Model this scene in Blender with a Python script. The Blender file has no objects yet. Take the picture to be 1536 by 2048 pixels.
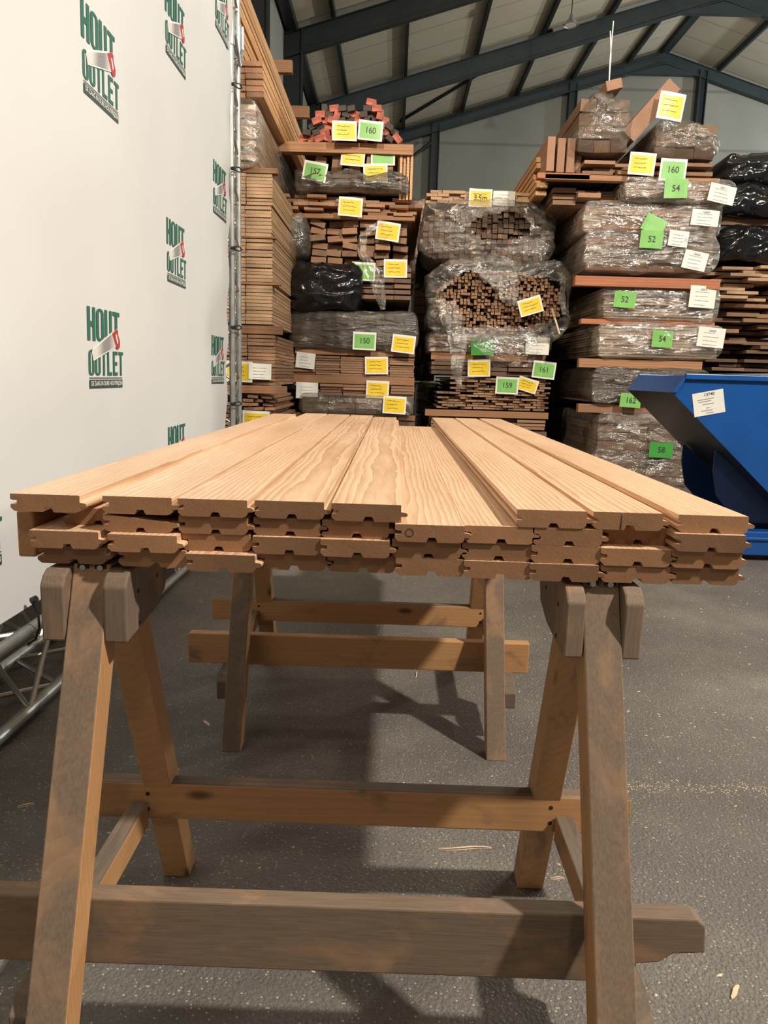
import bpy, bmesh, math, random
from mathutils import Vector, Matrix, noise
random.seed(7)
R = math.radians
C = bpy.context.scene.collection
SC = bpy.context.scene

# ------------------------------------------------------------------ camera
F = 1500.0
CAMLOC = Vector((0, 0, 1.41))
PITCH, YAW, ROLL = 0.17842, -0.008458, 0.030
fw = Vector((math.sin(YAW)*math.cos(PITCH), math.cos(YAW)*math.cos(PITCH), -math.sin(PITCH)))
r0 = Vector((math.cos(YAW), -math.sin(YAW), 0)); u0 = r0.cross(fw)
rt = r0*math.cos(ROLL)+u0*math.sin(ROLL); up = -r0*math.sin(ROLL)+u0*math.cos(ROLL)
cam_d = bpy.data.cameras.new('camera'); cam = bpy.data.objects.new('camera', cam_d); C.objects.link(cam)
cam.matrix_world = Matrix(((rt.x, up.x, -fw.x, CAMLOC.x), (rt.y, up.y, -fw.y, CAMLOC.y), (rt.z, up.z, -fw.z, CAMLOC.z), (0, 0, 0, 1)))
cam_d.sensor_fit = 'VERTICAL'; cam_d.sensor_height = 36; cam_d.lens = F/2048*36
cam_d.clip_start = 0.02; cam_d.clip_end = 200
SC.camera = cam
SC.view_settings.view_transform = 'Standard'; SC.view_settings.look = 'None'
SC.view_settings.gamma = 1; SC.view_settings.use_curve_mapping = False
SC.view_settings.exposure = 0.0

# ------------------------------------------------------------------ light
w = bpy.data.worlds.new('world'); SC.world = w; w.use_nodes = True
w.node_tree.nodes['Background'].inputs[0].default_value = (0.95, 0.93, 1.0, 1)
w.node_tree.nodes['Background'].inputs[1].default_value = 0.10
def lamp(name, loc, tgt, size, power, col):
    l = bpy.data.lights.new(name, 'AREA'); l.shape = 'DISK'; l.size = size; l.energy = power; l.color = col
    o = bpy.data.objects.new(name, l); C.objects.link(o); o.location = loc
    o.rotation_euler = (Vector(tgt)-Vector(loc)).to_track_quat('-Z', 'Y').to_euler()
    return o
lamp('high_bay_light', (6.4, -1.7, 9.4), (0.3, 4.0, 1), 0.45, 1780, (1.0, 0.92, 0.80))
lamp('second_high_bay_light', (1.5, -6.0, 8.5), (1.0, 9, 2.5), 0.8, 150, (1.0, 0.86, 0.68))
def fill_point(name, loc, power, col, r=0.25):  # added point light without a fixture, kept out of view
    l = bpy.data.lights.new(name, 'POINT'); l.energy = power; l.color = col; l.shadow_soft_size = r
    o = bpy.data.objects.new(name, l); C.objects.link(o); o.location = loc
sp = bpy.data.lights.new('rack_spot', 'SPOT'); sp.energy = 3300; sp.color = (1.0, 0.85, 0.66); sp.spot_size = R(52); sp.spot_blend = 0.6; sp.shadow_soft_size = 0.3
so = bpy.data.objects.new('rack_spot', sp); C.objects.link(so); so.location = (-2.1, 0.5, 8.6)
so.rotation_euler = (Vector((1.2, 10.5, 2.6))-so.location).to_track_quat('-Z', 'Y').to_euler()
fill_point('rear_fill', (13.5, 15.0, 7.0), 2600, (1.0, 0.93, 0.80))  # added unseen fill, lifts the underside of the roof
fill_point('gable_fill', (18.0, 24.0, 8.5), 1700, (0.86, 0.95, 1.0))  # added unseen cool fill that brightens gable and rear roof
fill_point('front_fill', (9.5, 5.0, 6.5), 600, (1.0, 0.90, 0.76))  # added unseen fill nearer the front, out of view on the right

def at(px, py, Y):
    d = rt*((px-768)/F) - up*((py-1024)/F) + fw
    return CAMLOC + d*(Y/d.y)
def atz(px, py, Z):
    d = rt*((px-768)/F) - up*((py-1024)/F) + fw
    return CAMLOC + d*((Z-CAMLOC.z)/d.z)

# ------------------------------------------------------------------ materials
def new_mat(name):
    m = bpy.data.materials.new(name); m.use_nodes = True
    nt = m.node_tree; b = nt.nodes['Principled BSDF']
    return m, nt, b
def nd(nt, typ, ins=None, **kw):
    n = nt.nodes.new(typ)
    for k, v in kw.items(): setattr(n, k, v)
    for k, v in (ins or {}).items():
        if isinstance(v, bpy.types.NodeSocket): nt.links.new(v, n.inputs[k])
        else: n.inputs[k].default_value = v
    return n
def ramp(nt, fac, stops):
    n = nt.nodes.new('ShaderNodeValToRGB'); nt.links.new(fac, n.inputs[0])
    e = n.color_ramp.elements
    e[0].position, e[0].color = stops[0][0], (*stops[0][1], 1)
    e[1].position, e[1].color = stops[-1][0], (*stops[-1][1], 1)
    for p, c in stops[1:-1]:
        x = e.new(p); x.color = (*c, 1)
    return n
def mixc(nt, a, b, fac, mode='MIX'):
    n = nt.nodes.new('ShaderNodeMix'); n.data_type = 'RGBA'; n.blend_type = mode
    for i, v in ((0, fac), (6, a), (7, b)):
        if isinstance(v, bpy.types.NodeSocket): nt.links.new(v, n.inputs[i])
        elif i == 0: n.inputs[0].default_value = v
        else: n.inputs[i].default_value = (*v, 1)
    return n.outputs[2]
def bump(nt, b, h, strength, dist):
    n = nd(nt, 'ShaderNodeBump', {'Height': h, 'Strength': strength, 'Distance': dist})
    nt.links.new(n.outputs[0], b.inputs['Normal'])

def plain(name, col, rough=0.6, metal=0.0, var=0.0, vscale=3.0, bmp=0.0):
    m, nt, b = new_mat(name)
    b.inputs['Roughness'].default_value = rough; b.inputs['Metallic'].default_value = metal
    tc = nd(nt, 'ShaderNodeTexCoord')
    nz = nd(nt, 'ShaderNodeTexNoise', {'Vector': tc.outputs['Object'], 'Scale': vscale, 'Detail': 5.0})
    dk = tuple(c*(1-var) for c in col)
    rp = ramp(nt, nz.outputs[0], [(0.35, dk), (0.65, col)])
    nt.links.new(rp.outputs[0], b.inputs['Base Color'])
    if bmp: bump(nt, b, nz.outputs[0], bmp, 0.01)
    return m

def wood(name, light, dark, axis='Y', ring=22.0, rough=0.55, stain=None, stain_amt=0.0, knots=False, tint=0.12, bmp=0.12, stain_scale=4.0, rw=0.55, bw=0.45):
    m, nt, b = new_mat(name)
    tc = nd(nt, 'ShaderNodeTexCoord'); oi = nd(nt, 'ShaderNodeObjectInfo')
    rnd = nd(nt, 'ShaderNodeMath', {0: oi.outputs['Random'], 1: 37.0}, operation='MULTIPLY')
    r2 = nd(nt, 'ShaderNodeMath', {0: oi.outputs['Random'], 1: 91.7}, operation='MULTIPLY')
    r2 = nd(nt, 'ShaderNodeMath', {0: r2.outputs[0], 1: 1.0}, operation='MODULO')
    r3 = nd(nt, 'ShaderNodeMapRange', {0: r2.outputs[0], 1: 0.0, 2: 1.0, 3: -0.12, 4: 0.12})
    i = 'XYZ'.index(axis); oth = [a for a in range(3) if a != i]
    comb = nd(nt, 'ShaderNodeCombineXYZ')
    nt.links.new(rnd.outputs[0], comb.inputs[i])
    nt.links.new(r3.outputs[0], comb.inputs[oth[0]])
    comb.inputs[oth[1]].default_value = 0.045
    add = nd(nt, 'ShaderNodeVectorMath', {0: tc.outputs['Object'], 1: comb.outputs[0]}, operation='ADD')
    sc = [1.0, 1.0, 1.0]; sc[i] = 0.10
    mp = nd(nt, 'ShaderNodeMapping', {'Vector': add.outputs[0], 'Scale': tuple(sc)})
    wv = nd(nt, 'ShaderNodeTexWave', {'Vector': mp.outputs[0], 'Scale': ring, 'Distortion': 9.0, 'Detail': 3.0, 'Detail Scale': 0.55, 'Detail Roughness': 0.55}, wave_type='RINGS', rings_direction=axis, wave_profile='SAW')
    sc2 = [90.0]*3; sc2[i] = 5.0
    mp2 = nd(nt, 'ShaderNodeMapping', {'Vector': add.outputs[0], 'Scale': tuple(sc2)})
    fib = nd(nt, 'ShaderNodeTexNoise', {'Vector': mp2.outputs[0], 'Scale': 3.0, 'Detail': 3.0})
    sc3 = [7.0]*3; sc3[i] = 1.1
    mp3 = nd(nt, 'ShaderNodeMapping', {'Vector': add.outputs[0], 'Scale': tuple(sc3)})
    big = nd(nt, 'ShaderNodeTexNoise', {'Vector': mp3.outputs[0], 'Scale': 1.0, 'Detail': 3.0})
    f = nd(nt, 'ShaderNodeMath', {0: wv.outputs['Fac'], 1: rw}, operation='MULTIPLY')
    f2 = nd(nt, 'ShaderNodeMath', {0: fib.outputs[0], 1: 0.3, 2: f.outputs[0]}, operation='MULTIPLY_ADD')
    f3 = nd(nt, 'ShaderNodeMath', {0: big.outputs[0], 1: bw, 2: f2.outputs[0]}, operation='MULTIPLY_ADD')
    rp = ramp(nt, f3.outputs[0], [(0.2, light), (0.62, tuple((a+d)/2 for a, d in zip(light, dark))), (1.05, dark)])
    col = rp.outputs[0]
    if knots:
        sck = [6.5]*3; sck[i] = 2.6
        mk = nd(nt, 'ShaderNodeMapping', {'Vector': add.outputs[0], 'Scale': tuple(sck)})
        vo = nd(nt, 'ShaderNodeTexVoronoi', {'Vector': mk.outputs[0], 'Scale': 1.0, 'Randomness': 1.0})
        kr = ramp(nt, vo.outputs['Distance'], [(0.05, (0.9, 0.9, 0.9)), (0.12, (0, 0, 0))])
        col = mixc(nt, col, tuple(c*0.28 for c in dark), kr.outputs[0])
    if stain:
        scs = [stain_scale]*3; scs[i] = stain_scale*0.5
        ms = nd(nt, 'ShaderNodeMapping', {'Vector': add.outputs[0], 'Scale': tuple(scs)})
        sn = nd(nt, 'ShaderNodeTexNoise', {'Vector': ms.outputs[0], 'Scale': 1.6, 'Detail': 8.0, 'Roughness': 0.62, 'Distortion': 0.8})
        sr = ramp(nt, sn.outputs[0], [(0.60-stain_amt*0.32, (0, 0, 0)), (0.70-stain_amt*0.25, (0.92, 0.92, 0.92))])
        sg = ramp(nt, fib.outputs[0], [(0.30, tuple(c*0.70 for c in stain)), (0.68, tuple(min(1, c*1.3) for c in stain))])
        sf = nd(nt, 'ShaderNodeMath', {0: sr.outputs[0], 1: 0.80}, operation='MULTIPLY')
        col = mixc(nt, col, sg.outputs[0], sf.outputs[0])
    val = nd(nt, 'ShaderNodeMapRange', {0: r2.outputs[0], 1: 0.0, 2: 1.0, 3: 1-tint, 4: 1+tint})
    hs = nd(nt, 'ShaderNodeHueSaturation', {'Color': col, 'Value': val.outputs[0]})
    nt.links.new(hs.outputs[0], b.inputs['Base Color'])
    b.inputs['Roughness'].default_value = rough
    bump(nt, b, f3.outputs[0], bmp, 0.004)
    return m

M = {}
M['board'] = wood('oiled_board_wood', (0.90, 0.65, 0.45), (0.46, 0.25, 0.13), 'Y', ring=30, rough=0.42, tint=0.07, bmp=0.35, rw=0.42, bw=0.62)
M['board_end'] = wood('board_end_grain', (0.34, 0.175, 0.085), (0.17, 0.078, 0.035), 'Y', ring=70, rough=0.75, tint=0.30, bmp=0.3, rw=0.26, bw=0.6)
for ax in 'XYZ':
    M['pine'+ax] = wood('sawhorse_pine_'+ax.lower(), (0.50, 0.275, 0.12), (0.30, 0.135, 0.05), ax, ring=24, rw=0.20, rough=0.6, knots=True, stain=(0.15, 0.10, 0.065), stain_amt=0.12, tint=0.10)
    M['dirty'+ax] = wood('weathered_pine_'+ax.lower(), (0.33, 0.20, 0.11), (0.19, 0.10, 0.052), ax, ring=26, rough=0.75, knots=True, rw=0.2, stain=(0.115, 0.090, 0.070), stain_amt=0.80, tint=0.10)
    M['grime'+ax] = wood('grey_grimed_pine_'+ax.lower(), (0.26, 0.18, 0.12), (0.14, 0.09, 0.055), ax, ring=14, rough=0.8, stain=(0.10, 0.08, 0.062), stain_amt=0.8, tint=0.08)
M['pack'] = wood('stacked_board_wood', (0.36, 0.205, 0.115), (0.17, 0.085, 0.045), 'Y', ring=16, rough=0.7, tint=0.30)
M['pack_light'] = wood('pale_stacked_board_wood', (0.50, 0.33, 0.20), (0.30, 0.18, 0.10), 'Y', ring=16, rough=0.7, tint=0.16)
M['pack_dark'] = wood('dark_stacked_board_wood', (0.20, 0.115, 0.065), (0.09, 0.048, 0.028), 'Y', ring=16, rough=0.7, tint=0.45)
M['pack_red'] = wood('reddish_stacked_board_wood', (0.34, 0.19, 0.115), (0.20, 0.10, 0.06), 'Y', ring=16, rough=0.7, tint=0.18)
M['plank'] = wood('orange_plank_wood', (0.72, 0.43, 0.20), (0.42, 0.21, 0.09), 'Y', ring=10, rough=0.6, tint=0.16)
M['bearer'] = wood('bearer_timber', (0.34, 0.175, 0.085), (0.18, 0.085, 0.04), 'X', ring=14, rough=0.7, tint=0.30)
M['bearer_red'] = wood('red_bearer_timber', (0.50, 0.19, 0.09), (0.30, 0.10, 0.045), 'X', ring=14, rough=0.7, tint=0.15)
M['red_end'] = plain('red_painted_end', (0.52, 0.13, 0.08), 0.7, var=0.6, vscale=14)
M['black_end'] = plain('dark_batten_end', (0.05, 0.035, 0.025), 0.7, var=0.3)
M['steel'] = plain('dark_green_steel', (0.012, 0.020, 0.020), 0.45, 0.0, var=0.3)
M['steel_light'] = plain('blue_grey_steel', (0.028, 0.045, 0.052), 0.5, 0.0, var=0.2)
M['alu'] = plain('galvanised_tube', (0.52, 0.55, 0.55), 0.38, 0.75, var=0.25, vscale=9)
M['chrome'] = plain('polished_web_tube', (0.70, 0.68, 0.63), 0.25, 0.9, var=0.15)
M['bungee'] = plain('black_bungee_cord', (0.012, 0.014, 0.018), 0.35)
M['sleeve'] = plain('white_card_sleeve', (0.74, 0.73, 0.68), 0.3, var=0.08)
M['yellow'] = plain('yellow_card', (0.78, 0.55, 0.035), 0.35, var=0.15, vscale=8)
M['green'] = plain('green_card', (0.20, 0.47, 0.12), 0.35, var=0.15, vscale=8)
M['greend'] = plain('dim_green_card', (0.06, 0.30, 0.055), 0.35, var=0.15, vscale=8)
M['ink'] = plain('black_marker_ink', (0.03, 0.03, 0.03), 0.6)
M['ink_grey'] = plain('grey_print', (0.22, 0.22, 0.23), 0.6)
M['logo_green'] = plain('logo_dark_green', (0.018, 0.13, 0.092), 0.6)
M['logo_black'] = plain('logo_strap_dark', (0.035, 0.07, 0.065), 0.6)
M['logo_white'] = plain('logo_white', (0.80, 0.79, 0.76), 0.6)
M['logo_red'] = plain('saw_handle_red', (0.42, 0.035, 0.04), 0.5)
M['blue'] = plain('blue_skip_paint', (0.006, 0.075, 0.30), 0.32, var=0.18, vscale=2.5)
M['blue_shade'] = plain('shaded_skip_blue', (0.008, 0.035, 0.13), 0.4, var=0.3, vscale=3)  # same blue paint, with the shade on the lower parts put into its colour
M['skip_under'] = plain('grey_black_skip_belly', (0.035, 0.04, 0.05), 0.30, 0.3, var=0.5, vscale=4)  # grey-black, mottled tone for the belly plate
M['black_film'] = plain('black_plastic_film', (0.010, 0.010, 0.012), 0.16, var=0.2, vscale=10)
M['bolt'] = plain('zinc_bolt', (0.5, 0.5, 0.46), 0.3, 0.9)
M['hole'] = plain('dark_screw_hole', (0.02, 0.012, 0.008), 0.9)
M['splinter'] = plain('pale_wood_splinter', (0.72, 0.55, 0.36), 0.7, var=0.1)

def saw_metal():
    m, nt, b = new_mat('printed_saw_blade'); tc = nd(nt, 'ShaderNodeTexCoord')
    g = nd(nt, 'ShaderNodeTexWave', {'Vector': tc.outputs['Object'], 'Scale': 1.1, 'Distortion': 0.4}, bands_direction='Y')
    rp = ramp(nt, g.outputs['Fac'], [(0.1, (0.26, 0.25, 0.26)), (0.9, (0.68, 0.67, 0.65))])
    nt.links.new(rp.outputs[0], b.inputs['Base Color']); b.inputs['Roughness'].default_value = 0.6
    return m
M['saw'] = saw_metal()

def cloth():
    m, nt, b = new_mat('white_banner_cloth'); tc = nd(nt, 'ShaderNodeTexCoord')
    n = nd(nt, 'ShaderNodeTexNoise', {'Vector': tc.outputs['Object'], 'Scale': 0.9, 'Detail': 2.0})
    rp = ramp(nt, n.outputs[0], [(0.3, (0.62, 0.625, 0.635)), (0.7, (0.67, 0.675, 0.68))])
    nt.links.new(rp.outputs[0], b.inputs['Base Color']); b.inputs['Roughness'].default_value = 0.75
    bump(nt, b, n.outputs[0], 0.25, 0.08)
    return m
M['cloth'] = cloth()

def film(name, col, rough, lo, hi, scale=5.0, stretch=(1, 1, 1), gl=0.16):
    """thin plastic film: see-through, with milky creases and sharp glints"""
    m, nt, b = new_mat(name); tc = nd(nt, 'ShaderNodeTexCoord'); oi = nd(nt, 'ShaderNodeObjectInfo')
    add = nd(nt, 'ShaderNodeVectorMath', {0: tc.outputs['Object'], 1: oi.outputs['Location']}, operation='ADD')
    mp = nd(nt, 'ShaderNodeMapping', {'Vector': add.outputs[0], 'Scale': stretch})
    n1 = nd(nt, 'ShaderNodeTexNoise', {'Vector': mp.outputs[0], 'Scale': scale, 'Detail': 5.0, 'Roughness': 0.6, 'Distortion': 1.2}, noise_type='RIDGED_MULTIFRACTAL') if False else nd(nt, 'ShaderNodeTexNoise', {'Vector': mp.outputs[0], 'Scale': scale, 'Detail': 5.0, 'Roughness': 0.6, 'Distortion': 1.2})
    # creases: thin lines where the noise crosses its middle value
    d1 = nd(nt, 'ShaderNodeMath', {0: n1.outputs[0], 1: 0.5}, operation='SUBTRACT'); d1 = nd(nt, 'ShaderNodeMath', {0: d1.outputs[0]}, operation='ABSOLUTE')
    cr = nd(nt, 'ShaderNodeMapRange', {0: d1.outputs[0], 1: 0.0, 2: 0.05, 3: 1.0, 4: 0.0})
    n2 = nd(nt, 'ShaderNodeTexNoise', {'Vector': add.outputs[0], 'Scale': 1.6, 'Detail': 2.0})
    ms = nd(nt, 'ShaderNodeMapRange', {0: n2.outputs[0], 1: 0.35, 2: 0.7, 3: 0.0, 4: 1.0})
    s_ = nd(nt, 'ShaderNodeMath', {0: cr.outputs[0], 1: ms.outputs[0]}, operation='MULTIPLY')
    a = nd(nt, 'ShaderNodeMapRange', {0: s_.outputs[0], 1: 0.0, 2: 1.0, 3: lo, 4: hi})
    b.inputs['Base Color'].default_value = (*col, 1); b.inputs['Roughness'].default_value = 0.45
    bn = nd(nt, 'ShaderNodeBump', {'Height': n1.outputs[0], 'Strength': 1.0, 'Distance': 0.06})
    nt.links.new(bn.outputs[0], b.inputs['Normal'])
    tr = nd(nt, 'ShaderNodeBsdfTransparent', {'Color': (0.93, 0.92, 0.90, 1)})
    g = nd(nt, 'ShaderNodeBsdfGlossy', {'Color': (1, 1, 1, 1), 'Roughness': rough, 'Normal': bn.outputs[0]})
    lw = nd(nt, 'ShaderNodeLayerWeight', {'Blend': 0.35, 'Normal': bn.outputs[0]})
    gf = nd(nt, 'ShaderNodeMath', {0: lw.outputs['Facing'], 1: gl*1.5, 2: gl*0.6}, operation='MULTIPLY_ADD')
    m1 = nd(nt, 'ShaderNodeMixShader', {0: a.outputs[0], 1: tr.outputs[0], 2: b.outputs[0]})
    m2 = nd(nt, 'ShaderNodeMixShader', {0: gf.outputs[0], 1: m1.outputs[0], 2: g.outputs[0]})
    nt.links.new(m2.outputs[0], nt.nodes['Material Output'].inputs['Surface'])
    return m
M['film'] = film('clear_wrapping_film', (0.42, 0.39, 0.36), 0.16, 0.03, 0.40, 3.5, (0.6, 1, 1.8), 0.14)
M['film_dense'] = film('dusty_wrapping_film', (0.30, 0.27, 0.235), 0.18, 0.16, 0.55, 3.5, (0.8, 1, 1.5), 0.10)
M['film_dark'] = film('smoky_wrapping_film', (0.055, 0.048, 0.04), 0.18, 0.55, 0.75, 3.5, (0.4, 1, 2.6), 0.08)
M['film_white'] = film('whitish_wrapping_film', (0.52, 0.50, 0.47), 0.15, 0.07, 0.62, 3.0, (0.45, 1, 2.8), 0.22)

def floor_mat():
    m, nt, b = new_mat('worn_asphalt'); tc = nd(nt, 'ShaderNodeTexCoord'); P = tc.outputs['Object']
    big = nd(nt, 'ShaderNodeTexNoise', {'Vector': P, 'Scale': 0.7, 'Detail': 7.0, 'Roughness': 0.65})
    fine = nd(nt, 'ShaderNodeTexNoise', {'Vector': P, 'Scale': 95.0, 'Detail': 3.0, 'Roughness': 0.7})
    vo = nd(nt, 'ShaderNodeTexVoronoi', {'Vector': P, 'Scale': 105.0, 'Randomness': 1.0})
    f = nd(nt, 'ShaderNodeMath', {0: fine.outputs[0], 1: 0.6, 2: big.outputs[0]}, operation='MULTIPLY_ADD')
    rp = ramp(nt, f.outputs[0], [(0.55, (0.070, 0.062, 0.054)), (0.82, (0.125, 0.112, 0.10)), (1.0, (0.20, 0.18, 0.155))])
    sp = ramp(nt, vo.outputs['Distance'], [(0.20, (1, 1, 1)), (0.32, (0, 0, 0))])
    pick = ramp(nt, vo.outputs['Color'], [(0.68, (0, 0, 0)), (0.73, (0.8, 0.8, 0.8))])
    k = nd(nt, 'ShaderNodeMath', {0: sp.outputs[0], 1: pick.outputs[0]}, operation='MULTIPLY')
    col = mixc(nt, rp.outputs[0], (0.50, 0.44, 0.35), k.outputs[0])
    # chalky drag line near the right of the sawhorse
    nt.links.new(col, b.inputs['Base Color']); b.inputs['Roughness'].default_value = 0.62
    h = nd(nt, 'ShaderNodeMath', {0: vo.outputs['Distance'], 1: 0.5, 2: fine.outputs[0]}, operation='MULTIPLY_ADD')
    bump(nt, b, h.outputs[0], 0.55, 0.009)
    return m
M['floor'] = floor_mat()
def panel_mat(name, col, dk, axis, sc):
    m, nt, b = new_mat(name); tc = nd(nt, 'ShaderNodeTexCoord')
    n = nd(nt, 'ShaderNodeTexNoise', {'Vector': tc.outputs['Object'], 'Scale': 0.35, 'Detail': 5.0})
    wv = nd(nt, 'ShaderNodeTexWave', {'Vector': tc.outputs['Object'], 'Scale': sc, 'Distortion': 0.0}, bands_direction=axis)
    rp = ramp(nt, n.outputs[0], [(0.3, dk), (0.7, col)])
    ln = ramp(nt, wv.outputs['Fac'], [(0.0, (0.45, 0.45, 0.45)), (0.012, (1, 1, 1))])
    c = mixc(nt, rp.outputs[0], ln.outputs[0], 0.6, 'MULTIPLY')
    nt.links.new(c, b.inputs['Base Color']); b.inputs['Roughness'].default_value = 0.7
    return m
M['roof'] = panel_mat('beige_roof_panel', (0.60, 0.55, 0.44), (0.48, 0.44, 0.35), 'Y', 0.25)
M['gable'] = panel_mat('grey_gable_cladding', (0.31, 0.31, 0.275), (0.23, 0.235, 0.21), 'Z', 0.155)
M['sidewall'] = panel_mat('grey_side_cladding', (0.34, 0.345, 0.32), (0.25, 0.255, 0.235), 'Z', 0.155)

# ------------------------------------------------------------------ mesh helpers
class MB:
    def __init__(s): s.v = []; s.f = []; s.m = []
    def add(s, vs, fs, mi=0):
        b = len(s.v); s.v += [Vector(v) for v in vs]
        for f in fs: s.f.append([b+i for i in f]); s.m.append(mi)
    def box(s, a, b, mi=0, mis=None):
        x0, y0, z0 = a; x1, y1, z1 = b
        vs = [(x0, y0, z0), (x1, y0, z0), (x1, y1, z0), (x0, y1, z0), (x0, y0, z1), (x1, y0, z1), (x1, y1, z1), (x0, y1, z1)]
        fs = [(0, 3, 2, 1), (4, 5, 6, 7), (0, 1, 5, 4), (1, 2, 6, 5), (2, 3, 7, 6), (3, 0, 4, 7)]
        if mis is None: s.add(vs, fs, mi)
        else:
            base = len(s.v); s.v += [Vector(v) for v in vs]
            for f, q in zip(fs, mis): s.f.append([base+i for i in f]); s.m.append(q)
    def hexa(s, p, mi=0):
        s.add(p, [(0, 3, 2, 1), (4, 5, 6, 7), (0, 1, 5, 4), (1, 2, 6, 5), (2, 3, 7, 6), (3, 0, 4, 7)], mi)
    def tube(s, a, b, r, n=12, mi=0, r2=None):
        a = Vector(a); b = Vector(b); d = (b-a).normalized()
        u = d.orthogonal().normalized(); w_ = d.cross(u); r2 = r if r2 is None else r2
        vs = []
        for c, rr in ((a, r), (b, r2)):
            for i in range(n):
                t = 2*math.pi*i/n; vs.append(c+u*math.cos(t)*rr+w_*math.sin(t)*rr)
        fs = [(i, (i+1) % n, n+(i+1) % n, n+i) for i in range(n)]
        fs += [tuple(range(n))[::-1], tuple(range(n, 2*n))]
        s.add(vs, fs, mi)
    def path(s, pts, r, n=8, mi=0):
        for a, b in zip(pts, pts[1:]): s.tube(a, b, r, n, mi)
    def prism(s, poly, axis, a, b, mi=0, mi_cap=None):
        n = len(poly); vs = []
        for c in (a, b):
            for p, q in poly:
                vs.append({'X': (c, p, q), 'Y': (p, c, q), 'Z': (p, q, c)}[axis])
        mc = mi if mi_cap is None else mi_cap
        base = len(s.v); s.v += [Vector(v) for v in vs]
        for i in range(n): s.f.append([base+i, base+(i+1) % n, base+n+(i+1) % n, base+n+i]); s.m.append(mi)
        s.f.append([base+i for i in range(n)][::-1]); s.m.append(mc)
        s.f.append([base+n+i for i in range(n)]); s.m.append(mc)
    def mesh(s, name, mats, smooth=False, org=None):
        me = bpy.data.meshes.new(name)
        o = Vector(org) if org is not None else Vector()
        me.from_pydata([v-o for v in s.v], [], s.f)
        for m in (mats if isinstance(mats, (list, tuple)) else [mats]): me.materials.append(m)
        for p, i in zip(me.polygons, s.m): p.material_index = i; p.use_smooth = smooth
        bm = bmesh.new(); bm.from_mesh(me); bmesh.ops.recalc_face_normals(bm, faces=bm.faces[:]); bm.to_mesh(me); bm.free()
        return me
    def build(s, name, mats, parent=None, smooth=False, bevel=0.0, loc=None):
        """loc = world position that becomes the object's origin"""
        org = Vector(loc) if loc is not None else (parent.location.copy() if parent else Vector())
        o = bpy.data.objects.new(name, s.mesh(name, mats, smooth, org)); C.objects.link(o)
        put(o, org, parent)
        if bevel:
            md = o.modifiers.new('bevel', 'BEVEL'); md.width = bevel; md.segments = 2; md.limit_method = 'ANGLE'
        return o
WL = {}
def put(o, wloc, parent):
    o.location = Vector(wloc)
    if parent:
        o.parent = parent; o.location = Vector(wloc)-WL.get(parent.name, parent.location)
    WL[o.name] = Vector(wloc)
def tag(o, label=None, cat=None, group=None, kind=None):
    if label: o['label'] = label
    if cat: o['category'] = cat
    if group: o['group'] = group
    if kind: o['kind'] = kind
    return o
def empty(name, loc):
    o = bpy.data.objects.new(name, None); C.objects.link(o); o.empty_display_size = 0.1
    put(o, loc, None); return o
def link(name, me, wloc, parent=None, rot=(0, 0, 0)):
    o = bpy.data.objects.new(name, me); C.objects.link(o); put(o, wloc, parent); o.rotation_euler = rot; return o
def struct(o): o['kind'] = 'structure'; return o

# ------------------------------------------------------------------ building
XW, XE, XR, ZE, ZR, YB = -2.95, 22.0, 9.5, 9.75, 13.55, 30.3
b = MB(); b.box((XW-0.2, -10, -0.1), (XE+0.2, YB+0.2, 0)); struct(b.build('floor', M['floor']))
b = MB(); b.box((XW-0.2, -10, 0), (XW, YB, ZE+0.3)); struct(b.build('wall_left', M['sidewall']))
b = MB(); b.box((XE, -10, 0), (XE+0.2, YB, ZE+0.3)); struct(b.build('wall_right', M['sidewall']))
b = MB(); b.prism([(XW, 0), (XE, 0), (XE, ZE), (XR, ZR), (XW, ZE)], 'Y', YB, YB+0.2); struct(b.build('wall_back', M['gable']))
b = MB(); b.prism([(XW, ZE), (XR, ZR), (XE, ZE), (XE, ZE+0.2), (XR, ZR+0.2), (XW, ZE+0.2)], 'Y', -10, YB+0.2); struct(b.build('ceiling', M['roof']))
tn = [0]
def trim(bm_, mat, **k):
    tn[0] += 1
    return struct(bm_.build('trim_%d' % tn[0], mat, **k))
def zr(x): return ZE+(ZR-ZE)*(1-abs(x-XR)/(XR-XW)) if x <= XR else ZE+(ZR-ZE)*(1-(x-XR)/(XE-XR))
def rafter(Y, dep, mat):
    # I-section portal rafter with haunch at the eaves and a plate at the ridge
    for sgn, xe in ((1, XW), (-1, XE)):
        b = MB()
        def seg(x0, x1, z0a, z1a, z0b, z1b, y0, y1):
            b.hexa([(x0, y0, z0a), (x1, y0, z0b), (x1, y1, z0b), (x0, y1, z0a), (x0, y0, z1a), (x1, y0, z1b), (x1, y1, z1b), (x0, y1, z1a)])
        xa = xe; xb = XR; za = zr(xa)-0.22; zb = zr(xb)-0.22
        seg(xa, xb, za-dep, za, zb-dep, zb, Y-0.01, Y+0.01)
        seg(xa, xb, za-0.02, za, zb-0.02, zb, Y-0.10, Y+0.10)
        seg(xa, xb, za-dep, za-dep+0.03, zb-dep, zb-dep+0.03, Y-0.10, Y+0.10)
        trim(b, mat)
    b = MB(); b.prism([(XR-1.1, zr(XR-1.1)-0.22-dep), (XR+1.1, zr(XR+1.1)-0.22-dep), (XR+0.3, ZR-0.3-dep), (XR-0.3, ZR-0.3-dep)][::-1], 'Y', Y-0.06, Y+0.06)
    b.prism([(XR-1.2, zr(XR-1.2)-0.22-dep), (XR+1.2, zr(XR+1.2)-0.22-dep), (XR, ZR-0.25-dep)], 'Y', Y-0.1, Y+0.1)
    trim(b, mat)
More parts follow.
